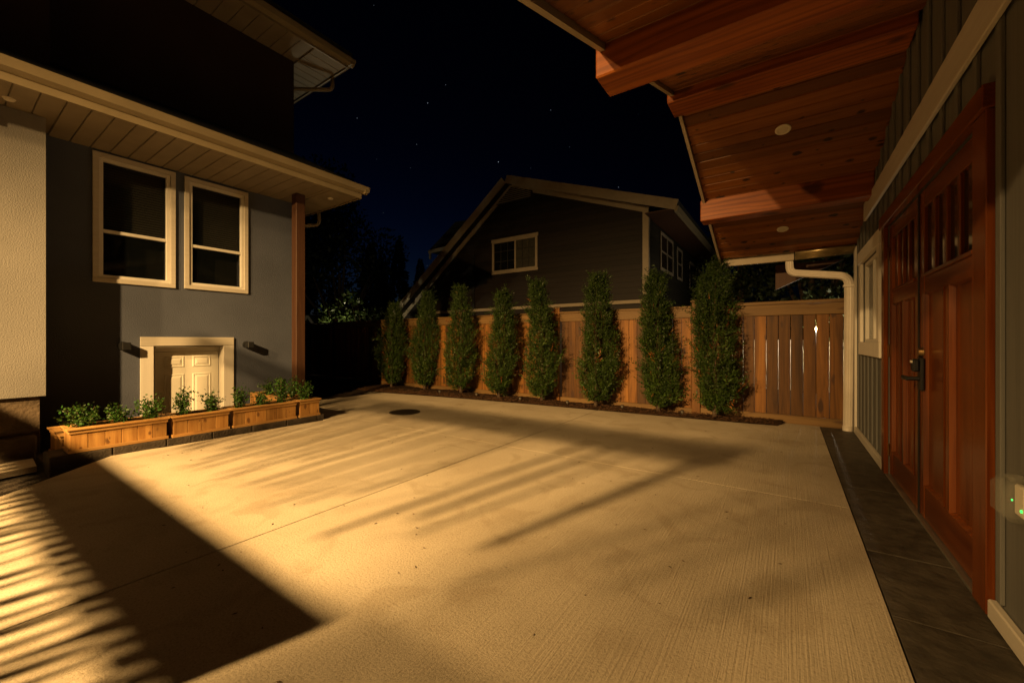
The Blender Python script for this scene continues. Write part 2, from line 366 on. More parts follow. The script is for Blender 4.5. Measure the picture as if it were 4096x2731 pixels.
# drain grate
dr=thing('storm_drain','round iron storm drain grate set into the concrete slab','drain',(-5.49,4.72,0))
v=[];f=[];n=40
for rr,z in((.262,.002),(.262,.012),(.235,.012),(.235,-.0)):
    for i in range(n): a=2*math.pi*i/n;v.append((-5.49+rr*math.cos(a),4.72+rr*math.sin(a),z))
for k in range(3):
    for i in range(n): f.append((k*n+i,k*n+(i+1)%n,(k+1)*n+(i+1)%n,(k+1)*n+i))
mesh('rim',v,f,M['iron'],dr)
mesh('pit_shade',[(-5.49+.24*math.cos(2*math.pi*i/n),4.72+.24*math.sin(2*math.pi*i/n),.003) for i in range(n)],[tuple(range(n))],M['pit_shade'],dr)  # flat near-black disc over the slab, painting the shade of a hole
for i in range(11):
    x=-.205+.041*i;h=math.sqrt(.236**2-x*x)
    box('bar',(-5.49+x-.009,-5.49+x+.009),(4.72-h,4.72+h),(.0045,.014),M['iron'],dr)

# ------------------------------------------------------------------ left house
XW=-7.8;YC=4.0
H=thing('stucco_house','blue grey stucco house with wide white soffits and a basement door','house',(-8.5,1,0))
wall=MB()
# front wall with openings for two windows and the basement door, as strips
W1=(1.29,2.19,2.05,3.83);W2=(2.30,3.20,2.06,3.82);DO=(1.90,2.86,-1.3,1.18)
yb=[-6,1.37,2.12,2.37,3.13,YC]
def strip(y0,y1,z0,z1,x0=XW-.25): wall.box((x0,XW),(y0,y1),(z0,z1))
strip(-6,1.90,-1.4,2.13);strip(1.90,2.86,1.18,2.13);strip(2.86,YC,-1.4,2.13)
strip(-6,1.37,2.13,3.75);strip(2.12,2.37,2.13,3.75);strip(3.13,YC,2.13,3.75);strip(-6,YC,3.75,4.1)
wall.box((-14,XW-.251),(YC-.25,YC),(-1.4,4.1));wall.box((-14,-13.8),(-6,YC-.26),(-1.4,4.1))
wl_=wall.build('wall',M['stucco'],H)
uw=MB();uw.box((-14,XW),(-6,YC),(4.12,6.62));uw.build('upper_wall',M['upper'],H)
bo=MB();bo.box((XW+.002,-7.2),(-6,.81),(.6,3.86));bo.build('bump_out',M['stucco2'],H)
box('upper_bump_out',(XW+.002,-7.25),(-6,.85),(4.3,6.62),M['upper'],H)
box('foundation',(XW+.002,-7.25),(-6,.77),(-.4,.598),M['found'],H)
box('foundation_ledge',(-7.25,-7.16),(-6,.74),(-.2,.16),M['found'],H,.02)
# lower roof with soffit, fascia and gutter
ro=MB();e=(-6.40,4.56,4.06)
v=[(-6.42,-6,4.07),(-6.42,4.54,4.07),(-14,4.54,4.07),(XW,-6,4.82),(XW,YC,4.82),(-14,YC,4.82),(-6.42,-6,4.0),(-6.42,4.54,4.0),(-14,4.54,4.0)]
ro.add(v,[(0,1,4,3),(1,2,5,4),(0,6,7,1),(1,7,8,2),(6,8,7)]);ro.build('roof',M['shingle'],H)
sof=box('soffit_frame',(-14,-6.44),(-6,4.52),(3.885,3.9),M['soffit'],H)
y=-1.2
while y<3.98:
    y1=min(y+.19,4.0)
    box('soffit_panel',(XW if y>.80 else -7.2,-6.46),(y+.004,y1-.004),(3.862,3.884),M['soffit'],sof,.006);y+=.19
x=-6.46
while x>-10.5:
    box('soffit_panel',(x-.181,x-.004),(4.03,4.51),(3.862,3.884),M['soffit'],sof,.006);x-=.185
box('soffit_divider',(XW-.1,-6.46),(4.002,4.026),(3.856,3.884),M['soffit'],sof)
def gutterprof(s=1): return [(0,0),(.02,-.0),(.085,.03),(.105,.10),(.105,.125),(0,.125)]
box('fascia_board',(-6.46,-6.44),(-6,4.53),(3.84,4.06),M['fascia'],H);box('fascia_board',(-14,-6.46),(4.515,4.535),(3.84,4.06),M['fascia'],H)
prism('gutter',[(-6.439+a,3.925+b) for a,b in gutterprof()],1,-6,4.62,M['fascia'],H)
prism('gutter',[(4.536+a,3.925+b) for a,b in gutterprof()],0,-14,-6.34,M['fascia'],H)
def softlight(x,y,z,r,parent,name='soffit_light'):
    m=MB()
    for k,(q,d) in enumerate(((r,.0),(r*.82,.012),(r*.62,.006),(r*.42,.014),(r*.2,.008))): m.add(*cylgeo((x,y,z),(x,y,z-.006-d),q,q*.94,20))
    return m.build(name,M['ring'],parent)
softlight(-6.95,4.23,3.862,.05,H);softlight(-6.95,.52,3.862,.05,H)
# security lamp under the eave on the bump-out
box('junction_box',(-7.199,-7.15),(.40,.47),(3.64,3.74),M['white'],H)
# upper roof
box('upper_roof',(-14.2,-7.02),(-6.2,4.74),(6.72,6.85),M['shingle'],H)
us=box('upper_soffit',(-14.1,-7.1),(-6.1,4.66),(6.60,6.615),M['soffit'],H)
y=-.5
while y<3.95:
    y1=min(y+.225,4.0);box('soffit_panel',(XW,-7.12),(y+.004,y1-.004),(6.572,6.598),M['soffit'],us,.006);y+=.225
x=-7.12
while x>-10.5:
    box('soffit_panel',(x-.196,x-.004),(4.03,4.64),(6.572,6.598),M['soffit'],us,.006);x-=.2
box('fascia_board',(-7.1,-7.08),(-6.1,4.68),(6.555,6.72),M['fascia'],H);box('fascia_board',(-14.1,-7.1),(4.66,4.68),(6.555,6.72),M['fascia'],H)
prism('gutter',[(-7.079+a,6.60+b) for a,b in gutterprof()],1,-6.1,4.77,M['fascia'],H);prism('gutter',[(4.681+a,6.60+b) for a,b in gutterprof()],0,-14.1,-6.98,M['fascia'],H)
def pipe(name,pts,rad,mat,parent,n=10):
    # round the corners
    P=[Vector(p) for p in pts];out=[P[0]]
    for i in range(1,len(P)-1):
        a,b,c=P[i-1],P[i],P[i+1];k=min(.09,(b-a).length*.4,(c-b).length*.4)
        s=b+(a-b).normalized()*k;e_=b+(c-b).normalized()*k
        for t in(0,.25,.5,.75,1): out.append(s*(1-t)**2+b*2*t*(1-t)+e_*t*t)
    out.append(P[-1]);return mesh(name,*tubegeo(out,rad,n),mat,parent,True)
pipe('downspout',[(-7.7,4.73,6.62),(-7.7,4.73,6.38),(-8.15,4.08,6.22),(-8.15,4.06,4.95)],.038,M['fascia'],H)
pipe('downspout',[(-7.95,4.59,3.95),(-7.95,4.59,3.62),(-8.2,4.07,3.50),(-8.2,4.06,.05)],.036,M['fascia'],H)
box('post',(-7.33,-7.17),(3.72,3.88),(-.13,3.86),M['postw'],H,.006)
box('corner_trim',(XW-.09,XW+.02),(YC-.001,YC+.02),(-.2,3.86),M['htrim'],H)
# windows of the left house
def hwin(Y0,Y1,Z0,Z1,zm):
    fr=MB();X0,X1=XW+.001,XW+.035;w=.062
    for a,b,c,d in((Y0,Y1,Z1-w,Z1),(Y0,Y1,Z0,Z0+w),(Y0,Y0+w,Z0+w,Z1-w),(Y1-w,Y1,Z0+w,Z1-w)): fr.box((X0,X1),(a,b),(c,d),.004)
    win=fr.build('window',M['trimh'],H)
    s=MB();i0,i1,j0,j1=Y0+w,Y1-w,Z0+w,Z1-w;q=.045
    for a,b,c,d in((i0,i1,j1-q,j1),(i0,i1,j0,j0+q),(i0,i0+q,j0+q,j1-q),(i1-q,i1,j0+q,j1-q)): s.box((XW-.06,XW+.012),(a,b),(c,d),.004)
    s.build('sash',M['white'],win)
    box('meeting_rail',(XW-.055,XW+.004),(i0+q,i1-q),(zm-.022,zm+.022),M['white'],win)
    box('pane',(XW-.043,XW-.039),(i0+q,i1-q),(zm+.022,j1-q),M['glass'],win,0)
    box('pane',(XW-.043,XW-.039),(i0+q,i1-q),(j0+q,zm-.022),M['glass'],win,0)
    bl=MB();z=j1-q-.005
    while z>zm-.0:
        bl.add([(XW-.12,i0+q,z),(XW-.12,i1-q,z),(XW-.105,i1-q,z-.032),(XW-.105,i0+q,z-.032)],[(0,1,2,3)]);z-=.036
    tag(bl.build('blind',M['blind'],win),kind='stuff')
    box('room',(XW-.30,XW-.26),(i0-.1,i1+.1),(j0-.1,j1+.1),M['dark'],win,0)
hwin(*W1,2.765);hwin(*W2,2.75)
# basement door
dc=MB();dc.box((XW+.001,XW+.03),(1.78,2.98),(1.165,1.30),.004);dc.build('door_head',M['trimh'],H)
box('door_jamb_casing',(XW+.001,XW+.026),(1.78,1.93),(-1.3,1.163),M['trim'],H);box('door_jamb_casing',(XW+.001,XW+.026),(2.83,2.98),(-1.3,1.163),M['trim'],H)
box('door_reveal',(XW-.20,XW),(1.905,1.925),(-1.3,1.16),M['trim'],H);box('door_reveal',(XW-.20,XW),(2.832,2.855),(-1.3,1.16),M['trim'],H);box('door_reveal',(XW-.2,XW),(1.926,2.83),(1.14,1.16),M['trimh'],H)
XD=XW-.18
dl=box('basement_door',(XD-.04,XD),(1.99,2.825),(-1.28,1.07),M['door_white'],H);box('door_frame',(XD-.06,XD-.01),(1.926,1.985),(-1.3,1.139),M['door_white'],H);box('door_frame',(XD-.06,XD+.015),(1.986,2.83),(1.075,1.139),M['door_white'],H)
def raised(y0,y1,z0,z1):
    m=MB();x=XD
    m.add([(x+.001,y0,z0),(x+.001,y1,z0),(x+.001,y1,z1),(x+.001,y0,z1),(x+.012,y0+.018,z0+.018),(x+.012,y1-.018,z0+.018),(x+.012,y1-.018,z1-.018),(x+.012,y0+.018,z1-.018),
      (x+.003,y0+.03,z0+.03),(x+.003,y1-.03,z0+.03),(x+.003,y1-.03,z1-.03),(x+.003,y0+.03,z1-.03),(x+.014,y0+.062,z0+.062),(x+.014,y1-.062,z0+.062),(x+.014,y1-.062,z1-.062),(x+.014,y0+.062,z1-.062)],
      [(k*4+i,k*4+(i+1)%4,k*4+4+(i+1)%4,k*4+4+i) for k in range(3) for i in range(4)]+[(12,13,14,15)])
    m.build('panel',M['door_white'],dl)
for z0,z1 in((.82,1.0),(-.05,.72),(-.95,-.2)):
    raised(2.10,2.36,z0,z1);raised(2.46,2.72,z0,z1)
# wall sconces
def sconce(y,z):
    s=mesh('wall_light',*cylgeo((XW+.001,y,z),(XW+.03,y,z),.062,.055,20),M['black'],H)
    box('lamp_body',(XW+.028,XW+.19),(y-.045,y+.045),(z-.055,z+.05),M['black'],s,.006)
sconce(1.60,1.17);sconce(3.18,1.175)

# ------------------------------------------------------------------ planters
def planter(label,x0,x1,y0,y1,z0,z1,faces,group='cedar planters round the stairwell'):
    t=thing('planter_box',label,'planter',((x0+x1)/2,(y0+y1)/2,z0),group)
    a=.022
    # faces: list of 'E','S','N','W' that are boarded one by one
    def boards(side):
        lo,hi=(y0,y1) if side in'EW' else (x0,x1)
        n=max(2,round((hi-lo)/.132));w=(hi-lo)/n
        for i in range(n):
            p,q=lo+i*w+(.0015 if i else 0),lo+(i+1)*w-(.0015 if i<n-1 else 0);k=rnd.uniform(-.0015,.0015)
            if side=='E': box('board',(x1-a,x1+k),(p,q),(z0,z1-.02),M['cedar'],t,.003)
            if side=='W': box('board',(x0+k,x0+a),(p,q),(z0,z1-.02),M['cedar'],t,.003)
            if side=='S': box('board',(max(p,x0+a+.001),min(q,x1-a-.001)),(y0+k,y0+a),(z0,z1-.02),M['cedar'],t,.003)
            if side=='N': box('board',(max(p,x0+a+.001),min(q,x1-a-.001)),(y1-a,y1+k),(z0,z1-.02),M['cedar'],t,.003)
    for s_ in 'EWSN': boards(s_)
    o=.026;w=.06
    box('rim',(x1-w,x1+o),(y0-o,y1+o),(z1-.018,z1),M['cedary'],t,.003);box('rim',(x0-o,x0+w),(y0-o,y1+o),(z1-.018,z1),M['cedary'],t,.003)
    box('rim',(x0+w+.001,x1-w-.001),(y0-o,y0+w),(z1-.018,z1-.001),M['cedarx'],t,.003);box('rim',(x0+w+.001,x1-w-.001),(y1-w,y1+o),(z1-.018,z1-.001),M['cedarx'],t,.003)
    box('apron',(x1+.003,x1+.012),(y0-.01,y1+.01),(z1-.055,z1-.019),M['cedary'],t,.002);box('apron',(x0,x1+.002),(y0-.010,y0-.003),(z1-.055,z1-.019),M['cedarx'],t,.002)
    box('base_trim',(x1+.003,x1+.016),(y0-.014,y1+.014),(z0-.002,z0+.032),M['cedary'],t,.002);box('base_trim',(x0,x1+.002),(y0-.016,y0-.003),(z0-.002,z0+.032),M['cedarx'],t,.002)
    box('soil',(x0+a,x1-a),(y0+a,y1-a),(z0+.02,z1-.045),M['soil'],t,0)
    return t
XF=-6.07
planter('long cedar planter at the bump-out end of the front row',-6.38,XF,.845,1.625,.09,.34,'E')
planter('short middle cedar planter in the front row before the basement door',-6.38,XF,1.69,2.262,.088,.337,'E')
planter('long cedar planter in front row right of the basement door',-6.38,XF,2.328,3.142,.086,.34,'E')
planter('cedar planter running back from the row end to the house wall',-7.72,XF,3.208,3.505,.085,.343,'E')
planter('dark cedar planter tucked behind the row beside the bump-out',-7.15,-6.46,.84,1.1,-.05,.23,'S')
kb=thing('block_kerb','row of dark concrete blocks under the cedar planters','kerb',(-6.2,2.2,-.1))
y=.70
while y<3.5:
    y1=min(y+.46,3.58);box('block',(-6.45,-6.045+rnd.uniform(-.006,.006)),(y+.004,y1-.004),(-.128,.084),M['block'],kb,.008);y+=.46
box('block',(-7.1,-6.455),(.72,1.12),(-.128,-.052),M['block'],kb,.008)

# ------------------------------------------------------------------ foliage helpers
def leafmesh(name,V4,tint,mat,parent,origin,faces_per=None):
    # V4: (n,k,3) polygons with k vertices
    n,k,_=V4.shape;me=bpy.data.meshes.new(name)
    vs=(V4.reshape(-1,3)-np.asarray(origin))
    me.vertices.add(n*k);me.vertices.foreach_set('co',vs.ravel())
    me.loops.add(n*k);me.loops.foreach_set('vertex_index',np.arange(n*k))
    me.polygons.add(n);me.polygons.foreach_set('loop_start',np.arange(n)*k);me.polygons.foreach_set('loop_total',np.full(n,k))
    me.update(calc_edges=True);me.validate()
    at=me.color_attributes.new('tint','FLOAT_COLOR','POINT')
    c=np.ones((n*k,4));c[:,:3]=np.repeat(tint,k,axis=0);at.data.foreach_set('color',c.ravel())
    me.materials.append(mat);return link(bpy.data.objects.new(name,me),origin,parent)
def unit(a): return a/np.maximum(1e-9,np.linalg.norm(a,axis=-1,keepdims=True))
def arborvitae(label,x,y,h,rad,seed,brown=.04,open_=0.):
    r=np.random.default_rng(seed);t=thing('arborvitae',label,'tree',(x,y,.02),'arborvitae row along the back fence')
    pts=[(x,y,-.05),(x+.01,y,.3),(x-.01,y+.01,h*.5),(x+.01,y,h*.85)]
    mesh('trunk',*tubegeo(pts,[.045,.036,.024,.008],8),M['bark'],t,True)
    nb=int(430*h/2.6);base=[];dirs=[];dep=[]
    # branchlets: short upright plumes arranged over the crown volume
    prof=lambda u: np.interp(u,[0,.05,.14,.3,.5,.7,.84,.93,1],[.30,.66,.88,1,.93,.72,.46,.26,.03])
    K=int(2400*h/2.6)
    u=r.random(K)**.92*.93;az=r.uniform(0,2*np.pi,K)
    lob=1+.17*np.sin(az*2+seed+u*7)+.13*np.sin(az*3-u*15+seed*2)+.08*np.sin(u*31+seed)
    pk=r.uniform(.9,1.12);lean=r.normal(0,.035,2);R_=.73*rad*prof(np.clip(u,0,1)**pk)*lob*(1-.55*r.random(K)**2.6)
    px=x+R_*np.cos(az)+.04*np.sin(u*5+seed)+lean[0]*u*2;py=y+R_*np.sin(az)+lean[1]*u;pz=.10+u*h*.97
    L_=r.uniform(.08,.19,K)*np.where(r.random(K)<.10,1.7,1.)*(1.15-.35*u)
    out=np.stack([np.cos(az),np.sin(az),np.zeros(K)],1);up=np.array([0,0,1.])
    d=unit(out*r.uniform(.15,.75,(K,1))+up*r.uniform(.35,1.,(K,1))+r.normal(0,.22,(K,3)))
    cent=np.stack([px,py,pz],1)
    sp=12;polys=[];tint=[]
    # plume colours
    g=r.uniform(.55,1.25,K)*(.75+.35*(1-u));kind=r.random(K);patch=np.sin(az*2+seed)*np.sin(u*11+seed*1.7)
    colr=np.stack([.032+.022*kind,.066+.026*kind,.008+.003*kind],1)*g[:,None]
    bm=(r.random(K)<brown*.3*(.35+2.2*(patch>.55)*(u<.55)));colr[bm]=np.stack([r.uniform(.20,.34,bm.sum()),r.uniform(.07,.13,bm.sum()),r.uniform(.015,.03,bm.sum())],1)
    side=unit(np.cross(d,r.normal(0,1,(K,3))))
    for s in range(sp):
        tt=(s+.5)/sp;pos=cent+d*(L_*tt)[:,None]
        sg=1 if s%2 else -1
        q=unit(d*r.uniform(.5,1.1,(K,1))+side*sg*r.uniform(.5,1.2,(K,1))+r.normal(0,.35,(K,3)))
        l=(L_*(.25*(1-.5*tt))*r.uniform(.7,1.3,K))[:,None];w=unit(np.cross(q,r.normal(0,1,(K,3))))*(l*.17+.0015)
        tip=pos+q*l;mid=pos+q*l*.55
        polys.append(np.stack([pos,mid+w,tip,mid-w],1));tint.append(colr*r.uniform(.6,1.25,(K,1)))
        # forked twiglet
        q2=unit(q+r.normal(0,.55,(K,3)));w2=unit(np.cross(q2,r.normal(0,1,(K,3))))*(l*.12+.0015)
        polys.append(np.stack([mid,mid+q2*l*.35+w2,mid+q2*l*.7,mid+q2*l*.35-w2],1));tint.append(colr*r.uniform(.7,1.3,(K,1)))
    leafmesh('crown',np.concatenate(polys),np.concatenate(tint),M['leaf'],t,(x,y,h*.5))
    return t
AV=[('arborvitae at the far end of the row, next to the dark garden corner',-8.62,6.97,2.36,.37,.03),
('second arborvitae from the dark garden corner, bright green and dense',-7.62,7.20,2.62,.38,.02),
('third arborvitae from the dark garden corner, browning near its foot',-6.20,6.98,2.62,.36,.16),
('thin small arborvitae, fourth from the dark garden corner',-5.10,6.95,2.42,.32,.06),
('narrow bright green arborvitae beside the dark fence post',-4.08,7.02,2.58,.33,.02),
('tall arborvitae, third from the downspout end of the fence',-2.96,7.10,2.63,.37,.03),
('arborvitae with bare trunk at its foot and brownish top',-1.84,7.16,2.58,.33,.08),
('widest darkest arborvitae, under the porch eave by the fence post',-.96,7.16,2.62,.38,.05)]
for i,(lb,x,y,h,rd,bn) in enumerate(AV): arborvitae(lb,x,y,h-.05,rd,i*7+3,bn)
def boxwood(label,x,y,z,h,w,seed,n=420,bright=1.):
    r=np.random.default_rng(seed);t=thing('boxwood_shrub',label,'shrub',(x,y,z),'young shrubs in the cedar planters')
    st=MB();P=[];T=[];D=[]
    for k in range(13):
        a=r.uniform(0,6.28);lean=abs(r.normal(0,.5));q=Vector((math.cos(a)*lean*w*1.5,math.sin(a)*lean*w*1.7,h*r.uniform(.6,1.06)*(1-.25*lean)))
        pts=[(x,y,z-.03),(x+q.x*.35,y+q.y*.35,z+q.z*.45),(x+q.x*.95,y+q.y*.95,z+q.z)];st.add(*tubegeo(pts,[.005,.0035,.0015],5))
        for s in range(n//13):
            u=r.uniform(.22,1.02);p=np.array(pts[1])*(1-abs(2*u-1))+ (np.array(pts[0]) if u<.5 else np.array(pts[2]))*abs(2*u-1)
            P.append(p+r.normal(0,.026,3)*np.array([1,1,.8]));D.append(np.array([q.x,q.y,q.z*.5])/h+r.normal(0,.8,3));T.append(r.uniform(.7,1.3))
    st.build('stem',M['bark'],t)
    P=np.array(P);d=unit(np.array(D));w_=unit(np.cross(d,r.normal(0,1,d.shape)));l=r.uniform(.020,.036,(len(P),1))
    poly=np.stack([P,P+d*l*.35+w_*l*.30,P+d*l*.8+w_*l*.22,P+d*l,P+d*l*.8-w_*l*.22,P+d*l*.35-w_*l*.30],1)
    c=np.array(T)[:,None]*np.array([[.036,.098,.012]])*bright;c[:,0]*=r.uniform(.7,1.5,len(P))
    leafmesh('leaves',poly,c,M['leaf'],t,(x,y,z+h/2))
    return t
BW=[('wide feathery shrub, first in the planter by the bump-out',-6.2,.98,.23,.17,520),('low shrub, second in the planter by the bump-out',-6.22,1.24,.20,.13,380),
('bright round shrub at the end of the long planter by the bump-out',-6.2,1.51,.27,.12,430),('upright shrub before the left half of the basement door',-6.22,1.83,.32,.11,400),
('slim upright shrub before the right half of the basement door',-6.22,2.13,.27,.08,360),('slim shrub beside the right door casing',-6.2,2.45,.28,.09,300),
('small low shrub in the middle of the planter right of the door',-6.2,2.72,.19,.09,320),('tall bushy shrub at the right end of the front row',-6.24,3.02,.38,.13,520),
('yellow green shrub at the corner planter by the concrete',-6.2,3.33,.27,.15,520)]
for i,(lb,x,y,h,w,n) in enumerate(BW): boxwood(lb,x,y,.30,h*1.12,w,40+i,int(n*1.5),1.3 if 'yellow' in lb or 'bright' in lb else 1.)
for i,(lb,x,y,h) in enumerate([('shrub in the cross planter nearest the house wall',-7.35,3.36,.30),('middle shrub of the cross planter behind the row',-6.95,3.36,.33),('shrub of the cross planter behind the corner shrub',-6.6,3.36,.36)]): boxwood(lb,x,y,.30,h,.13,60+i,520,.8)

# ------------------------------------------------------------------ back fence
FY=7.45
F=thing('wooden_fence','brown cedar board fence behind the arborvitae row','fence',(-5,FY,0))
posts=[-1.285,-3.95,-6.62,-9.3,-12.0,-14.7,-17.4]
BWD=.156
x=-1.36
i=0
while x>-17.4:
    if not any(abs(x-BWD/2-p)<.085 for p in posts[1:]):
        jx=rnd.uniform(.0005,.0022) if not(-1.62<x<-1.5) else .004
        box('board',(x-BWD+jx,x-jx),(FY+rnd.uniform(-.002,.002),FY+.018),(.09,1.66),M['fence'],F,.0025)
    x-=BWD
for p in posts:
    pm=box('post',(p-.065,p+.065),(FY-.045,FY+.085),(-.1,1.90),M['fence'],F,.005)
    mesh('post_cap',*(lambda q:(q.v,q.f))(MB().box((p-.085,p+.085),(FY-.065,FY+.105),(1.90,1.925),.006).box((p-.06,p+.06),(FY-.04,FY+.08),(1.9255,1.945),.006)),M['fencex'],pm)
for a,b in zip(posts[:-1],posts[1:]):
    box('top_rail',(b+.067,a-.067),(FY-.024,FY-.004),(1.635,1.80),M['fencex'],F,.004);box('cap_rail',(b+.067,a-.067),(FY-.045,FY+.06),(1.801,1.835),M['fencex'],F,.004)
    box('kick_board',(b+.067,a-.067),(FY-.012,FY+.018),(-.05,.088),M['fencex'],F,.004)
F2=thing('wooden_fence','cedar fence section beside the downspout with light through its gaps','fence',(-.2,FY,0))
edges=[-1.22]+[-1.05,-.90,-.745,-.59,-.435,-.274,-.118,.038,.193,.349,.504,.662,.80]
for k,(a,b) in enumerate(zip(edges[:-1],edges[1:])):
    g0=.0035 if k>2 else .001
    box('board',(a+g0,b-g0),(FY+rnd.uniform(-.002,.002),FY+.018),(.115,1.66),M['fence'],F2,.0025)
box('top_rail',(-1.218,.80),(FY-.024,FY-.004),(1.635,1.80),M['fencex'],F2,.004);box('cap_rail',(-1.218,.80),(FY-.045,FY+.06),(1.801,1.85),M['fencex'],F2,.004)
box('kick_board',(-1.218,.80),(FY-.02,FY+.016),(-.02,.113),M['fencex'],F2,.004)
# low stake lights in the mulch
for k,(x,y) in enumerate([(-6.66,6.76),(-5.64,6.86),(-4.5,6.87),(-3.49,6.98),(-2.44,7.06),(-1.44,7.1)]):
    t=thing('stake_light',['small grey stake light in mulch left of the browning arborvitae','small grey stake light in mulch between browning and thin arborvitae','grey stake light in the mulch by the dark fence post','grey stake light in mulch before the tall arborvitae','grey stake light in mulch beside the bare trunk','grey stake light in mulch at foot of the capped fence post'][k],'garden light',(x,y,.02),'stake lights in the mulch bed')
    mesh('stake',*cylgeo((x,y,-.03),(x,y,.05),.007,.007,8),M['metal'],t);mesh('head',*cylgeo((x,y,.05),(x,y,.085),.024,.028,14),M['metal'],t);mesh('cap',*cylgeo((x,y,.086),(x,y,.094),.032,.026,14),M['black'],t)

# ------------------------------------------------------------------ right building with gabled porch
XR=.78
B=thing('workshop_building','grey board and batten workshop with stained double doors and pine porch','building',(2.5,3.5,0))
w=MB();D0,D1,DZ=2.90,5.09,2.32;WY0,WY1,WZ0,WZ1=5.46,6.58,1.22,2.2
for a,b,c,d in((-4,D0,-.1,4.3),(D0,D1,DZ,4.3),(D1,WY0,-.1,4.3),(WY0,WY1,-.1,WZ0),(WY0,WY1,WZ1,4.3),(WY1,7.18,-.1,4.3)): w.box((XR,XR+.15),(a,b),(c,d))
w.box((XR+.151,5),(7.03,7.18),(-.1,4.3));w.box((4.85,5),(-4,7.02),(-.1,4.3));w.box((XR+.151,4.84),(-4,-3.85),(-.1,4.3));w.box((XR,5),(-4,7.18),(4.302,4.4))
RW=w.build('wall',M['siding'],B)
prism('main_roof',[(.55,4.41),(5.3,4.41),(2.9,5.7)],1,-4.3,7.4,M['shingle'],B)
y=7.02-.06
k=0
ytr=[]
while y>-3:
    z0=.10
    skip=(D0-.22<y<D1+.14)
    if skip: box('batten',(XR-.018,XR-.001),(y,y+.05),(2.45,3.6),M['siding'],RW,.003)
    elif WY0-.16<y<WY1+.1:
        box('batten',(XR-.018,XR-.001),(y,y+.05),(.10,1.06),M['siding'],RW,.003);box('batten',(XR-.018,XR-.001),(y,y+.05),(2.37,3.6),M['siding'],RW,.003)
    else: box('batten',(XR-.018,XR-.001),(y,y+.05),(.10,3.6),M['siding'],RW,.003)
    y-=.27
box('base_trim',(XR-.034,XR-.0015),(5.22,7.18),(.0,.085),M['trimh'],B,.003)
box('base_trim',(XR-.034,XR-.0015),(-3,2.72),(.0,.085),M['trimh'],B,.006)
box('band_board',(XR-.045,XR-.019),(1.88,6.22),(2.64,2.845),M['trimh'],B,.005)
box('corner_trim',(XR-.03,XR-.0015),(7.08,7.185),(.087,2.52),M['trim'],B);box('corner_trim',(XR-.03,XR+.07),(7.187,7.21),(-.05,2.6),M['trim'],B)
# window of the right building
wc=MB();X0,X1=XR-.036,XR-.002
wc.box((X0,X1),(5.34,5.47),(1.23,2.20),.004);wc.box((X0,X1),(6.57,6.70),(1.23,2.20),.004);wc.box((X0-.008,X1),(5.30,6.74),(2.201,2.35),.004);wc.box((X0,X1),(5.33,6.71),(1.075,1.229),.004)
wn_=wc.build('window',M['trim'],B)
s=MB()
for a,b,c,d,xx in((5.47,6.57,2.155,2.2,0),(5.47,6.57,1.22,1.265,0),(5.47,5.515,1.265,2.155,0),(6.525,6.57,1.265,2.155,0),(6.0,6.045,1.266,2.154,.004)): s.box((XR+.01+xx,XR+.085-xx),(a,b),(c,d),.004)
s.build('sash',M['white'],wn_)
box('pane',(XR+.045,XR+.049),(5.515,6.0),(1.265,2.155),M['glass'],wn_,0);box('pane',(XR+.045,XR+.049),(6.045,6.525),(1.265,2.155),M['glass'],wn_,0)
box('room',(XR+.4,XR+.42),(5.2,6.8),(1,2.4),M['dark'],wn_,0)
# double doors
box('door_casing',(XR-.034,XR-.002),(2.735,2.90),(-.0,2.305),M['doorv'],B,.004);box('door_casing',(XR-.034,XR-.002),(5.09,5.21),(-.0,2.305),M['doorv'],B,.004)
box('door_casing',(XR-.05,XR-.002),(2.72,5.225),(2.306,2.415),M['doorh'],B,.004)
box('threshold',(XR-.025,XR+.1),(2.905,5.085),(-.02,.006),M['metal'],B)
def leaf(y0,y1,mull,hinge_hi,lock):
    XL=XR+.004
    core=box('door_leaf',(XL+.024,XL+.04),(y0,y1),(.012,2.298),M['doorv'],B,0)
    st=.125
    for a,b in((y0,y0+st),(y1-st,y1)): box('stile',(XL,XL+.023),(a,b),(.012,2.298),M['doorv'],core,.003)
    i0,i1=y0+st,y1-st
    for a,b,xx in((2.172,2.298,0),(1.575,1.71,0),(.012,.24,0)): box('rail',(XL+.001,XL+.023),(i0+.0008,i1-.0008),(a,b),M['doorh'],core,.003)
    box('sill_moulding',(XL-.012,XL),(i0-.02,i1+.02),(1.69,1.712),M['doorh'],core,.004)
    box('mullion',(XL+.001,XL+.023),(mull-.05,mull+.05),(.241,1.574),M['doorv'],core,.003)
    for a,b in((i0,mull-.05),(mull+.05,i1)):
        m=MB();q=.013
        m.add([(XL-.004,a,.24),(XL-.004,b,.24),(XL-.004,b,1.575),(XL-.004,a,1.575),(XL+.022,a+q,.24+q),(XL+.022,b-q,.24+q),(XL+.022,b-q,1.575-q),(XL+.022,a+q,1.575-q)],[(1,0,4,5),(2,1,5,6),(3,2,6,7),(0,3,7,4),(5,4,7,6)])
        m.build('panel',M['doorv'],core)
    n=4;wd=(i1-i0)/n
    for k in range(1,n): box('muntin',(XL+.002,XL+.023),(i0+k*wd-.022,i0+k*wd+.022),(1.7125,2.171),M['doorv'],core,.004)
    for k in range(n): box('pane',(XL+.0195,XL+.0235),(i0+k*wd+(.022 if k else 0),i0+(k+1)*wd-(.022 if k<n-1 else 0)),(1.7105,2.1715),M['dglass'],core,0)
    for z in((2.06,1.155,.235)):
        box('hinge',(XL-.012,XL-.001),(hinge_hi-.012,hinge_hi+.012),(z-.055,z+.055),M['brass'],core,.004)
    return core
lr=leaf(2.905,4.055,3.44,2.912,1);ll=leaf(4.063,5.085,4.565,5.078,0)
box('astragal',(XR-.004,XR+.003),(4.03,4.058),(.012,2.298),M['black'],lr,.002)
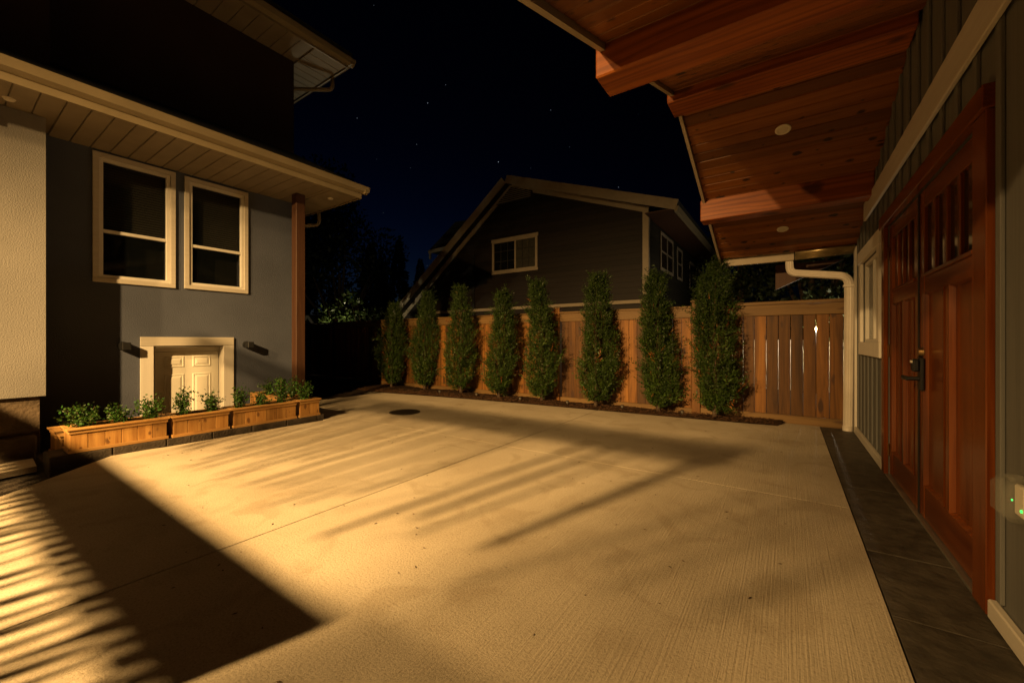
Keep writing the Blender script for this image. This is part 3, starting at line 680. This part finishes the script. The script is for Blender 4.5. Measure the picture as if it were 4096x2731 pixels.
mesh('deadbolt',*cylgeo((XR+.003,3.955,1.165),(XR-.022,3.955,1.165),.036,.03,20),M['brass'],lr)
lk=MB().box((XR-.018,XR+.003),(3.905,3.995),(.90,1.13),.01).box((XR-.055,XR-.018),(3.915,3.985),(1.03,1.12),.012);lk.build('keypad_lock',M['black'],lr)
hd=MB().add(*cylgeo((XR-.018,3.95,.98),(XR-.075,3.95,.98),.016,.014,14)).box((XR-.088,XR-.066),(3.94,4.09),(.965,.995),.008);hd.build('lever_handle',M['black'],lr)
for k in range(3): box('key',(XR-.058,XR-.0552),(3.975-.022*k-.008,3.975-.022*k+.008),(1.092,1.108),M['ring'],lr,0)
# outlet box with clear cover
ob=thing('outlet_cover','clear plastic outlet cover with a green light by the door','outlet cover',(XR-.05,2.40,.55))
v,f=boxgeo(XR-.10,XR-.021,2.31,2.47,.56,.705,.02);mesh('cover',v,f,M['clear'],ob)
box('back_plate',(XR-.0195,XR-.002),(2.30,2.48),(.55,.715),M['siding'],ob,.005);box('socket',(XR-.045,XR-.0205),(2.34,2.42),(.57,.69),M['ring'],ob,.006)
mesh('indicator',*cylgeo((XR-.046,2.355,.60),(XR-.049,2.355,.60),.006,.006,8),M['led'],ob);mesh('indicator',*cylgeo((XR-.046,2.43,.62),(XR-.049,2.43,.62),.004,.004,8),M['led'],ob)
box('hinge_lug',(XR-.08,XR-.03),(2.33,2.40),(.712,.73),M['clear'],ob,.004)
# porch: gable with ridge across the drive
RY,RZ,SL=4.06,3.60,.347;XK=-.87
cs=math.cos(math.atan(SL));sn=math.sin(math.atan(SL))
PR=prism('porch_roof',[(RY-3.16,RZ-3.16*SL+.05),(RY,RZ+.05),(RY+3.16,RZ-3.16*SL+.05),(RY+3.16,RZ-3.16*SL+.16),(RY,RZ+.17),(RY-3.16,RZ-3.16*SL+.16)],0,XK,XR-.002,M['shingle'],B)
def pt(sgn,s,n): # along slope from ridge, n normal up
    return (RY+sgn*(s*cs+n*sn), RZ-s*sn+n*cs)
bw=.138
for sgn in(1,-1):
    s=.02
    while s<3.2:
        e_=min(s+bw,3.26);k=rnd.uniform(-.0015,.0015)
        P=[pt(sgn,s+.0028,.010),pt(sgn,s+.009,k),pt(sgn,e_-.009,k),pt(sgn,e_-.0028,.010),pt(sgn,e_-.0028,.024),pt(sgn,s+.0028,.024)]
        prism('ceiling_board',P,0,XK+.002,XR-.004,M['pine'],PR);s+=bw
    P=[pt(sgn,0 if sgn>0 else .0,.11),pt(sgn,3.45,.11),pt(sgn,3.45,-.035),pt(sgn,0,-.035)]
    prism('rake_board',P,0,XK-.032,XK-.001,M['htrim'],B)
    P=[pt(sgn,0,.112),pt(sgn,3.47,.112),pt(sgn,3.47,.135),pt(sgn,0,.135)]
    prism('drip_edge',P,0,XK-.06,XK-.0005,M['htrim'],B)
def beam(yc,w,z0,z1,x0=-.93):
    v,f=boxgeo(x0,XR-.02,yc-w/2,yc+w/2,z0,z1,.008)
    # chamfered lower end
    mesh('beam',v,f,M['fir'],B)
beam(4.06+1.72,.23,2.785,3.05);beam(4.06-1.72,.23,2.785,3.05);beam(4.075,.30,3.46,3.61)
def cup(x,y,parent):
    d=abs(y-RY);z=RZ-d*SL-.002;nn=Vector((0,sn*(1 if y>RY else -1),cs));p=Vector((x,y,z))
    u=Vector((1,0,0));w=nn.cross(u);n_=28;vs=[];fs=[]
    for r_,h in((.068,0),(.068,-.004),(.060,-.009),(.050,-.008),(.046,.0),(.044,.018)):
        for i in range(n_): a=2*math.pi*i/n_;vs.append(tuple(p+u*r_*math.cos(a)+w*r_*math.sin(a)+nn*h))
    for k in range(5):
        for i in range(n_): fs.append((k*n_+i,k*n_+(i+1)%n_,(k+1)*n_+(i+1)%n_,(k+1)*n_+i))
    a=mesh('recessed_light',vs,fs,M['ring'],B,True);mesh('lens',*cylgeo(p+nn*.004,p-nn*.002,.0455,.0455,28),M['lens'],a)
cup(-.037,4.81,B);cup(-.053,6.52,B)
# gutter, flashing and downspout at the far eave
ge=RY+3.17;gz=RZ-3.17*SL
prism('gutter',[(ge+.0,gz-.07),(ge+.07,gz-.07),(ge+.10,gz+.03),(ge+.0,gz+.03)],0,XK-.03,.08,M['fascia'],B)
box('eave_board',(XK,.08),(ge-.025,ge-.001),(gz-.075,gz+.05),M['htrim'],B)
fm=MB();n=5
for k in range(n): fm.add(*cylgeo((.09,ge-.16+.045*k,gz+.0-.013*k),(XR-.03,ge-.16+.045*k,gz+.02-.013*k),.02,.02,10))
fm.build('metal_flashing',M['bronze'],B,True)
prism('far_fascia',[(-.16,2.06),(-.16,2.46),(.70,2.46)],1,7.75,7.78,M['postw'],B)
prof=[]
for k in range(24):
    a=2*math.pi*(k+.5)/24;ca,sa=math.cos(a),math.sin(a);m_=max(abs(ca),abs(sa));q=.92 if k%2 else 1.06
    prof.append((.036*ca/m_*q,.046*sa/m_*q))
def spout(pts):
    P=[Vector(p) for p in pts];out=[P[0]]
    for i in range(1,len(P)-1):
        a,b,c=P[i-1],P[i],P[i+1];k=min(.13,(b-a).length*.45,(c-b).length*.45);s=b+(a-b).normalized()*k;e_=b+(c-b).normalized()*k
        for j in range(9): t=j/8;out.append(s*(1-t)**2+b*2*t*(1-t)+e_*t*t)
    out.append(P[-1]);mesh('downspout',*tubegeo(out,1,8,prof),M['spout'],B)
spout([(.02,7.27,2.44),(.03,7.27,2.25),(.70,7.255,2.14),(.705,7.255,1.9),(.69,7.255,.05)])
box('spout_strap',(.64,.80),(7.20,7.302),(1.99,2.02),M['spout'],B);
pipe('drain_boot',[(.69,7.255,.06),(.69,7.25,-.02),(.69,7.24,-.06)],.06,M['spout'],B)

# ------------------------------------------------------------------ neighbour house behind the fence
G=thing('neighbour_house','dark lap sided house with pale gable trim behind the fence','house',(-8,14,0))
GY=11.5;AX,AZ=-7.87,6.62;LX,LZ=-13.42,2.30;RX,RZ2=-3.25,4.95
gl=lambda x: AZ-(AX-x)*(AZ-LZ)/(AX-LX) if x<AX else AZ-(x-AX)*(AZ-RZ2)/(RX-AX)
prism('wall',[(LX-1.6,0),(RX,0),(RX,RZ2),(AX,AZ),(LX,LZ),(LX-1.6,LZ-1.25)],1,GY,20,M['lap'],G)
z=1.45;ex=.165
GW=(-8.62,-6.88,3.66,4.72)
while z<AZ-.1:
    zt=z+ex
    zz=zt
    xl=max(LX-1.0,AX-(AZ-zz)*(AX-LX)/(AZ-LZ));xr=RX if zz<RZ2 else min(RX,AX+(AZ-zz)*(RX-AX)/(AZ-RZ2))
    segs=[(xl,xr)]
    if zt>GW[2] and z<GW[3]: segs=[(xl,GW[0]),(GW[1],xr)]
    for a,b in segs:
        if b-a>.05:
            v=[(a,GY-.022,z),(b,GY-.022,z),(b,GY-.001,z),(a,GY-.001,z),(a,GY-.008,zt+.01),(b,GY-.008,zt+.01),(b,GY-.001,zt+.01),(a,GY-.001,zt+.01)]
            mesh('siding_plank',v,BF,M['lap'],G)
    z+=ex
z=1.8
while z<4.9:
    v=[(RX+.001,GY+.02,z),(RX+.022,GY+.02,z),(RX+.022,19.5,z),(RX+.001,19.5,z),(RX+.001,GY+.02,z+ex+.01),(RX+.008,GY+.02,z+ex+.01),(RX+.008,19.5,z+ex+.01),(RX+.001,19.5,z+ex+.01)]
    mesh('siding_plank',v,BF,M['lapy'],G);z+=ex
box('corner_board',(RX-.13,RX+.03),(GY-.04,GY-.023),(2.55,4.93),M['htrim'],G);box('corner_board',(RX+.023,RX+.04),(GY-.04,GY+.10),(2.55,4.9),M['htrim'],G)
def slopeboard(name,p,q,y0,y1,up0,up1,mat,parent=G):
    p=Vector(p);q=Vector(q);n=Vector((-(q-p).y,(q-p).x)).normalized()
    if n.y<0:n=-n
    prism(name,[tuple(p+n*up0),tuple(q+n*up0),tuple(q+n*up1),tuple(p+n*up1)],1,y0,y1,mat,parent)
AZr=AZ-.07
rl=(AX-.0,AZr+.03);lend=(LX-.25,LZ-.2+.03);rend=(-2.42,AZ-( -2.42-AX)*(AZ-RZ2)/(RX-AX)+.03)
slopeboard('roof',rl,lend,11.12,20.4,.10,.24,M['shingle']);slopeboard('roof',rl,rend,11.12,20.4,.10,.24,M['shingle'])
slopeboard('rake_board',rl,lend,11.08,11.115,-.02,.25,M['htrim']);slopeboard('rake_board',rl,rend,11.08,11.115,-.02,.25,M['htrim'])
slopeboard('rake_soffit',rl,lend,11.12,GY-.05,.06,.095,M['lap']);slopeboard('rake_soffit',rl,rend,11.12,GY-.05,.06,.095,M['htrim'])
slopeboard('frieze_board',(AX,AZ-.06),(LX,LZ-.06),GY-.05,GY-.024,-.07,.10,M['htrim']);slopeboard('frieze_board',(AX,AZ-.06),(RX+.03,RZ2-.06),GY-.05,GY-.024,-.07,.10,M['htrim'])
box('eave_soffit',(RX+.03,-2.45),(11.13,20.3),(4.70,4.73),M['postw'],G);prism('eave_gutter',[(-2.45,4.62),(-2.38,4.64),(-2.34,4.76),(-2.45,4.76)],1,11.1,20.4,M['fascia'],G)
box('ledge_board',(-12.5,RX+.05),(GY-.10,GY-.025),(2.30,2.40),M['htrim'],G)
box('chase_trim',(-9.62,-9.52),(GY-.06,GY-.024),(1.6,4.4),M['black'],G)
pipe('downspout',[(-2.42,20.2,4.65),(-2.5,20.2,4.45),(-3.15,19.7,4.1),(-3.2,19.7,1.5)],.05,M['htrim'],G)
# gable vent louvres
vp=[(-7.80,6.50),(-8.45,6.06),(-7.06,6.03),(-7.06,6.26)]
fr_=MB()
vt=prism('gable_vent',[(-7.87,6.53),(-8.52,6.02),(-7.0,5.98),(-7.0,6.24)],1,GY-.062,GY-.052,M['lap'],G)
for k in range(7):
    zz=6.06+.065*k
    xl=-8.42+ (zz-6.06)*(.60/.44);xr=-7.07 if zz<6.24 else -7.07-(zz-6.24)*(.75/.26)
    if xr-xl>.06:
        v=[(xl,GY-.105,zz-.01),(xr,GY-.105,zz-.01),(xr,GY-.10,zz-.016),(xl,GY-.10,zz-.016),(xl,GY-.064,zz+.030),(xr,GY-.064,zz+.030),(xr,GY-.063,zz+.024),(xl,GY-.063,zz+.024)]
        mesh('louvre',v,[(0,1,5,4),(3,7,6,2),(0,3,2,1),(4,5,6,7),(0,4,7,3),(1,2,6,5)],M['htrim'],vt)
# gable sliding window
def gwin():
    x0,x1,z0,z1=-8.70,-6.82,3.58,4.80;c=.09;fr=MB()
    for a,b,p,q in((x0-.03,x1+.03,z1-c,z1+.02),(x0-.02,x1+.02,z0,z0+c),(x0,x0+c,z0+c,z1-c),(x1-c,x1,z0+c,z1-c)): fr.box((a,b),(GY-.06,GY-.0235),(p,q),.004)
    wd=fr.build('window',M['htrim'],G);xm=(x0+x1)/2+.05
    s=MB()
    for a,b,p,q in((xm-.03,xm+.03,z0+c,z1-c),(x0+c,xm-.03,z1-c-.04,z1-c),(xm+.03,x1-c,z1-c-.04,z1-c),(x0+c,xm-.03,z0+c,z0+c+.04),(xm+.03,x1-c,z0+c,z0+c+.04)): s.box((a,b),(GY-.05,GY-.024),(p,q))
    s.build('sash',M['htrim'],wd)
    for a,b,cu in((x0+c,xm-.03,0),(xm+.03,x1-c,1)):
        box('pane',(a,b),(GY-.034,GY-.030),(z0+c+.04,z1-c-.04),M['glass'],wd,0)
        box('curtain' if cu else 'room',(a,b),(GY-.0285,GY-.024),(z0+c,z1-c),plain('curtain',(.30,.27,.20),.8,var=.2,scale=9) if cu else M['dark'],wd,0)
        for k in(1,2): xx=a+(b-a)*k/3;box('muntin',(xx-.012,xx+.012),(GY-.0395,GY-.035),(z0+c+.04,z1-c-.04),M['lapy'],wd,0)
        for k in(1,2): zz=z0+c+(z1-z0-2*c)*k/3;box('muntin',(a,b),(GY-.0385,GY-.0352),(zz-.010,zz+.010),M['lapy'],wd,0)
gwin()
def swin(y0,y1,z0,z1,n):
    X=RX+.024;fr=MB();c=.09
    for a,b,p,q in((y0,y1,z1-c,z1),(y0,y1,z0,z0+c),(y0,y0+c,z0+c,z1-c),(y1-c,y1,z0+c,z1-c)): fr.box((X,X+.03),(a,b),(p,q),.004)
    for k in range(1,n): yy=y0+(y1-y0)*k/n;fr.box((X,X+.029),(yy-.05,yy+.05),(z0+c,z1-c))
    wd=fr.build('window',M['htrim'],G)
    for k in range(n):
        a=y0+c if k==0 else y0+(y1-y0)*k/n+.05;b=y1-c if k==n-1 else y0+(y1-y0)*(k+1)/n-.05
        box('pane',(X+.006,X+.012),(a,b),(z0+c,z1-c),M['dglass'],wd,0);box('check_rail',(X+.013,X+.022),(a,b),((z0+z1)/2-.025,(z0+z1)/2+.025),M['htrim'],wd,0)
swin(12.75,14.4,3.42,4.6,2);swin(15.0,15.85,3.42,4.55,1);swin(17.2,18.7,3.3,4.4,1)
# dormer at the left slope
prism('dormer_roof',[(-15.6,5.95),(-13.7,7.16),(-12.4,7.1),(-12.4,6.95),(-13.6,6.98),(-15.5,5.85)],1,15,19,M['shingle'],G)
prism('dormer_fascia',[(-15.55,5.80),(-14.1,5.85),(-14.1,6.02),(-15.55,5.97)],1,14.94,14.99,M['htrim'],G);box('dormer_bracket',(-15.5,-15.42),(14.95,15.05),(5.5,5.8),M['htrim'],G)
box('dormer_wall',(-13.9,-11.5),(15.3,19),(3.5,6.9),M['lap'],G)

# ------------------------------------------------------------------ dark trees and shrubs beyond
def conifer(label,x,y,h,rad,seed):
    r=np.random.default_rng(seed);t=thing('conifer_tree',label,'tree',(x,y,-.13),'dark conifers beyond the fence')
    mesh('trunk',*tubegeo([(x,y,-.2),(x+.1,y,h*.5),(x,y,h*.98)],[h*.018,h*.011,.02],8),M['bark'],t,True)
    P=[];T=[]
    K=1500;u=r.random(K)**.75;az=r.uniform(0,6.283,K);tier=.8+.2*np.sin(u*h*4.5+az*2)
    Rr=rad*(1-u)**.85*tier*r.uniform(.55,1.,K)+.1
    for s in range(3):
        f=r.uniform(.35,1,K);c=np.stack([x+Rr*f*np.cos(az),y+Rr*f*np.sin(az),h*(.08+.92*u)-Rr*f*.28],1)
        d=unit(np.stack([np.cos(az),np.sin(az),-.35+0*az],1)+r.normal(0,.35,(K,3)));l=(rad*.16*r.uniform(.6,1.5,K)*(1.15-u))[:,None]+.08
        wv=unit(np.cross(d,r.normal(0,1,(K,3))))*l*.3
        P.append(np.stack([c,c+d*l*.5+wv,c+d*l,c+d*l*.5-wv],1));T.append(np.array([[.02,.035,.016]])*r.uniform(.5,1.3,(K,1)))
    leafmesh('crown',np.concatenate(P),np.concatenate(T),M['leaf'],t,(x,y,h/2))
conifer('dark pointed conifer with the highest clear tip left of the neighbour house',-33,24.2,10.6,3.0,1)
conifer('dark pointed conifer close beside the neighbour roof slope',-27.5,23.0,9.9,2.2,2)
conifer('lower dark conifer between two pointed conifers',-30.5,23.5,8.4,2.4,3)
conifer('small dark conifer tip beside the neighbour rake',-24.0,22.2,7.7,1.6,14)
def broadleaf(label,x,y,z0,h,rad,seed,K=5200,col=(.03,.045,.018),ls=.16,name='leafy_tree',mat='leaf',group=None,cat='tree',lobes=14):
    r=np.random.default_rng(seed);t=thing(name,label,cat,(x,y,-.13),group)
    st=MB();st.add(*tubegeo([(x,y,-.2),(x+.05,y,z0+.3),(x,y,z0+h*.6)],[rad*.09,rad*.06,rad*.02],8))
    C=[]
    for k in range(lobes):
        a=r.uniform(0,6.283);q=rad*math.sqrt(r.random())*.85;zz=z0+h*r.uniform(.15,.9);C.append((x+q*math.cos(a),y+q*math.sin(a),zz,rad*r.uniform(.25,.5)))
        st.add(*tubegeo([(x,y,z0+.1*h),((x+C[-1][0])/2,(y+C[-1][1])/2,(z0+zz)/2+.1),C[-1][:3]],[rad*.03,rad*.02,rad*.006],5))
    st.build('trunk',M['bark'],t)
    C=np.array(C);ii=r.integers(0,lobes,K);o=unit(r.normal(0,1,(K,3)))*(r.random((K,1))**.45)*C[ii,3:4]*np.array([1,1,.9])
    P=C[ii,:3]+o;d=unit(o/np.maximum(.01,C[ii,3:4])+r.normal(0,.6,(K,3))+np.array([0,0,.3]));l=ls*r.uniform(.6,1.3,(K,1));wv=unit(np.cross(d,r.normal(0,1,(K,3))))*l*.27
    leafmesh('crown',np.stack([P,P+d*l*.4+wv,P+d*l,P+d*l*.4-wv],1),np.array([col])*r.uniform(.6,1.4,(K,1)),M[mat],t,(x,y,z0+h/2))
broadleaf('big dark leafy tree standing behind the house corner',-35,19,2,14.5,6.5,21,9000,(.02,.028,.014),.4)
broadleaf('dark leafy tree filling the gap beside the house corner',-26,16.5,1,8.2,4.2,22,7000,(.02,.028,.014),.3)
broadleaf('glossy laurel shrub lit behind the dark garden fence',-14.9,9.6,.6,2.3,.75,31,1100,(.07,.11,.03),.15,'laurel_shrub','gloss','laurels behind the fence','shrub')
broadleaf('taller glossy laurel shrub beside the lit laurel',-13.2,9.4,.6,2.6,.62,32,800,(.06,.10,.028),.15,'laurel_shrub','gloss','laurels behind the fence','shrub')
broadleaf('low dark laurel shrub next to the end arborvitae',-11.6,9.0,.5,1.8,.5,33,600,(.05,.08,.025),.14,'laurel_shrub','gloss','laurels behind the fence','shrub')
broadleaf('dark leafy tree seen under the porch eave above the fence',.6,15.5,.8,5.2,2.6,41,8000,(.03,.045,.016),.16)
broadleaf('dark leafy tree behind the widest arborvitae',-1.6,18.5,.8,5.2,2.2,42,5000,(.03,.045,.016),.17)
SH=thing('garden_shed','small gabled shed with pale trim behind the dark garden fence','shed',(-24,13.5,-.13))
SX,SY=-23.4,13.0
prism('shed_wall',[(SX-1.1,-.13),(SX+1.1,-.13),(SX+1.1,1.7),(SX,2.55),(SX-1.1,1.7)],1,SY,SY+2.4,M['lap'],SH)
slopeboard('gable_trim',(SX,2.62),(SX-1.3,1.62),SY-.25,SY-.2,-.02,.14,M['white'],SH);slopeboard('gable_trim',(SX,2.62),(SX+1.3,1.62),SY-.25,SY-.2,-.02,.14,M['white'],SH)
slopeboard('roof',(SX,2.68),(SX-1.35,1.64),SY-.2,SY+2.6,.06,.12,M['shingle'],SH);slopeboard('roof',(SX,2.68),(SX+1.35,1.64),SY-.2,SY+2.6,.06,.12,M['shingle'],SH)

# ------------------------------------------------------------------ lamps
def point(name,loc,power,col,rad,parent):
    l=bpy.data.lights.new(name,'POINT');l.energy=power;l.color=col;l.shadow_soft_size=rad
    return link(bpy.data.objects.new(name,l),loc,parent)
def streetlamp(label,loc,dx,dy,power,rad,aim,spot):
    x,y,z=loc;t=thing('street_lamp',label,'street lamp',(x+dx,y+dy,-.13),'street lamps behind the yard')
    mesh('pole',*tubegeo([(x+dx,y+dy,-.13),(x+dx,y+dy,z*.6),(x+dx,y+dy,z+.25)],[.07,.055,.04],12),M['metal'],t,True)
    mesh('arm',*tubegeo([(x+dx,y+dy,z+.2),(x+dx*.5,y+dy*.5,z+.34),(x,y,z+.30)],[.03,.026,.024],10),M['metal'],t,True)
    mesh('head',*cylgeo((x,y,z+.34),(x,y,z+.13),.06,.19,20),M['black'],t)
    # full cut-off head: a shaded downlight aimed at the drive
    l=bpy.data.lights.new('lamp_light','SPOT');l.energy=power;l.color=WARM;l.shadow_soft_size=rad;l.spot_size=R(spot);l.spot_blend=1
    o=link(bpy.data.objects.new('lamp_light',l),(x,y,z),t);o.rotation_euler=(Vector(aim)-Vector(loc)).to_track_quat('-Z','Y').to_euler()
streetlamp('yard lamp behind the slatted screen',LAMP_B,-.5,-.6,8200,.075,(-4.15,.85,0),97)
streetlamp('taller yard lamp behind the slatted screen',LAMP_A,-.6,-.8,2500,.08,(-4.6,.85,0),96)
SC=thing('shadow_screen','tall open slat screen behind the viewpoint, shaped to stripe the drive with shadow','screen',(-4.4,-1.2,-.13))  # out of view; slats and rails shaped for the shadows they throw
box('rail',(-6.7,-2.4),(-1.235,-1.191),(.15,.24),M['fencex'],SC)
x=-5.2
while x<-2.42:
    w_=rnd.uniform(.014,.036)
    if x<-3.25 or rnd.random()<.7: box('slat',(x,x+w_),(-1.225,-1.2),(rnd.uniform(2.1,2.4),2.97),M['fence'],SC,0)
    x+=w_+rnd.uniform(.045,.085)
x=-6.3
while x<-2.5:
    w_=rnd.uniform(.025,.065);box('slat',(x,x+w_),(-1.189,-1.165),(-.1,1.575),M['fence'],SC,0);x+=w_+rnd.uniform(.035,.10)
box('rail',(-6.7,-2.38),(-1.235,-1.19),(1.58,1.93),M['fencex'],SC);box('rail',(-5.3,-2.38),(-1.235,-1.19),(2.955,3.0),M['fencex'],SC);box('rail',(-5.3,-2.38),(-1.235,-1.19),(3.04,3.09),M['fencex'],SC)
for p in(-6.6,-5.25,-3.9,-2.7): box('post',(p-.025,p+.025),(-1.29,-1.24),(-.13,3.085 if -6<p<-5 else 1.9),M['fence'],SC)
band_stems=thing('shadow_stems','unseen stems added by the yard lamp to cast soft bands on the drive','tree',(-2.5,-2.9,-.13))  # stems invented close to the lamp for blurred shadow bands
for k in range(7):
    a=-3.12+.105*k+rnd.uniform(-.02,.02);yy=-3.45+rnd.uniform(-.12,.12)
    mesh('stem',*tubegeo([(-2.5,-2.9,-.13),(a*.6-1.05,yy+.1,1.9),(a,yy,3.2),(a+rnd.uniform(-.05,.1),yy,4.3)],[.045,.035,.032,.026],6),M['bark'],band_stems)
# lamp seen through the fence gap, and a pale wall added to make the gaps glow
GWL=thing('glow_wall','low pale wall added behind the fence to brighten its gaps','wall',(.5,13.6,-.13))
box('wall',(-3.5,4.5),(13.55,13.7),(-.13,1.22),M['white'],GWL);box('coping',(-3.5,4.5),(13.5,13.75),(1.222,1.26),M['white'],GWL)
gl_=thing('garden_lamp','small bright lamp seen through a fence gap','lamp',(.61,13.0,-.13))
mesh('post',*cylgeo((.61,13,-.13),(.61,13,1.44),.025,.02,10),M['black'],gl_);
mesh('bulb',*cylgeo((.61,13,1.49),(.61,13,1.59),.05,.05,14),M['bulb'],gl_);mesh('cap',*cylgeo((.61,13,1.60),(.61,13,1.66),.09,.02,14),M['black'],gl_);mesh('socket',*cylgeo((.61,13,1.44),(.61,13,1.488),.04,.04,14),M['black'],gl_)
point('lamp_light',(.61,12.9,1.54),110,(1,.82,.55),.05,gl_)
ln=thing('added_path_light','unseen low light added behind the dark garden fence to light the laurels','garden light',(-14.2,8.4,-.13))  # lamp out of sight, added so laurels and neighbour rake catch light
mesh('stake',*cylgeo((-14.2,8.4,-.13),(-14.2,8.4,.5),.02,.02,8),M['black'],ln);mesh('base',*cylgeo((-14.2,8.4,.5),(-14.2,8.4,.54),.07,.09,14),M['black'],ln);mesh('globe',*cylgeo((-14.2,8.4,.541),(-14.2,8.4,.60),.05,.03,14),M['lens'],ln)
point('lamp_light',(-14.2,8.4,.70),170,(1,.85,.5),.03,ln)
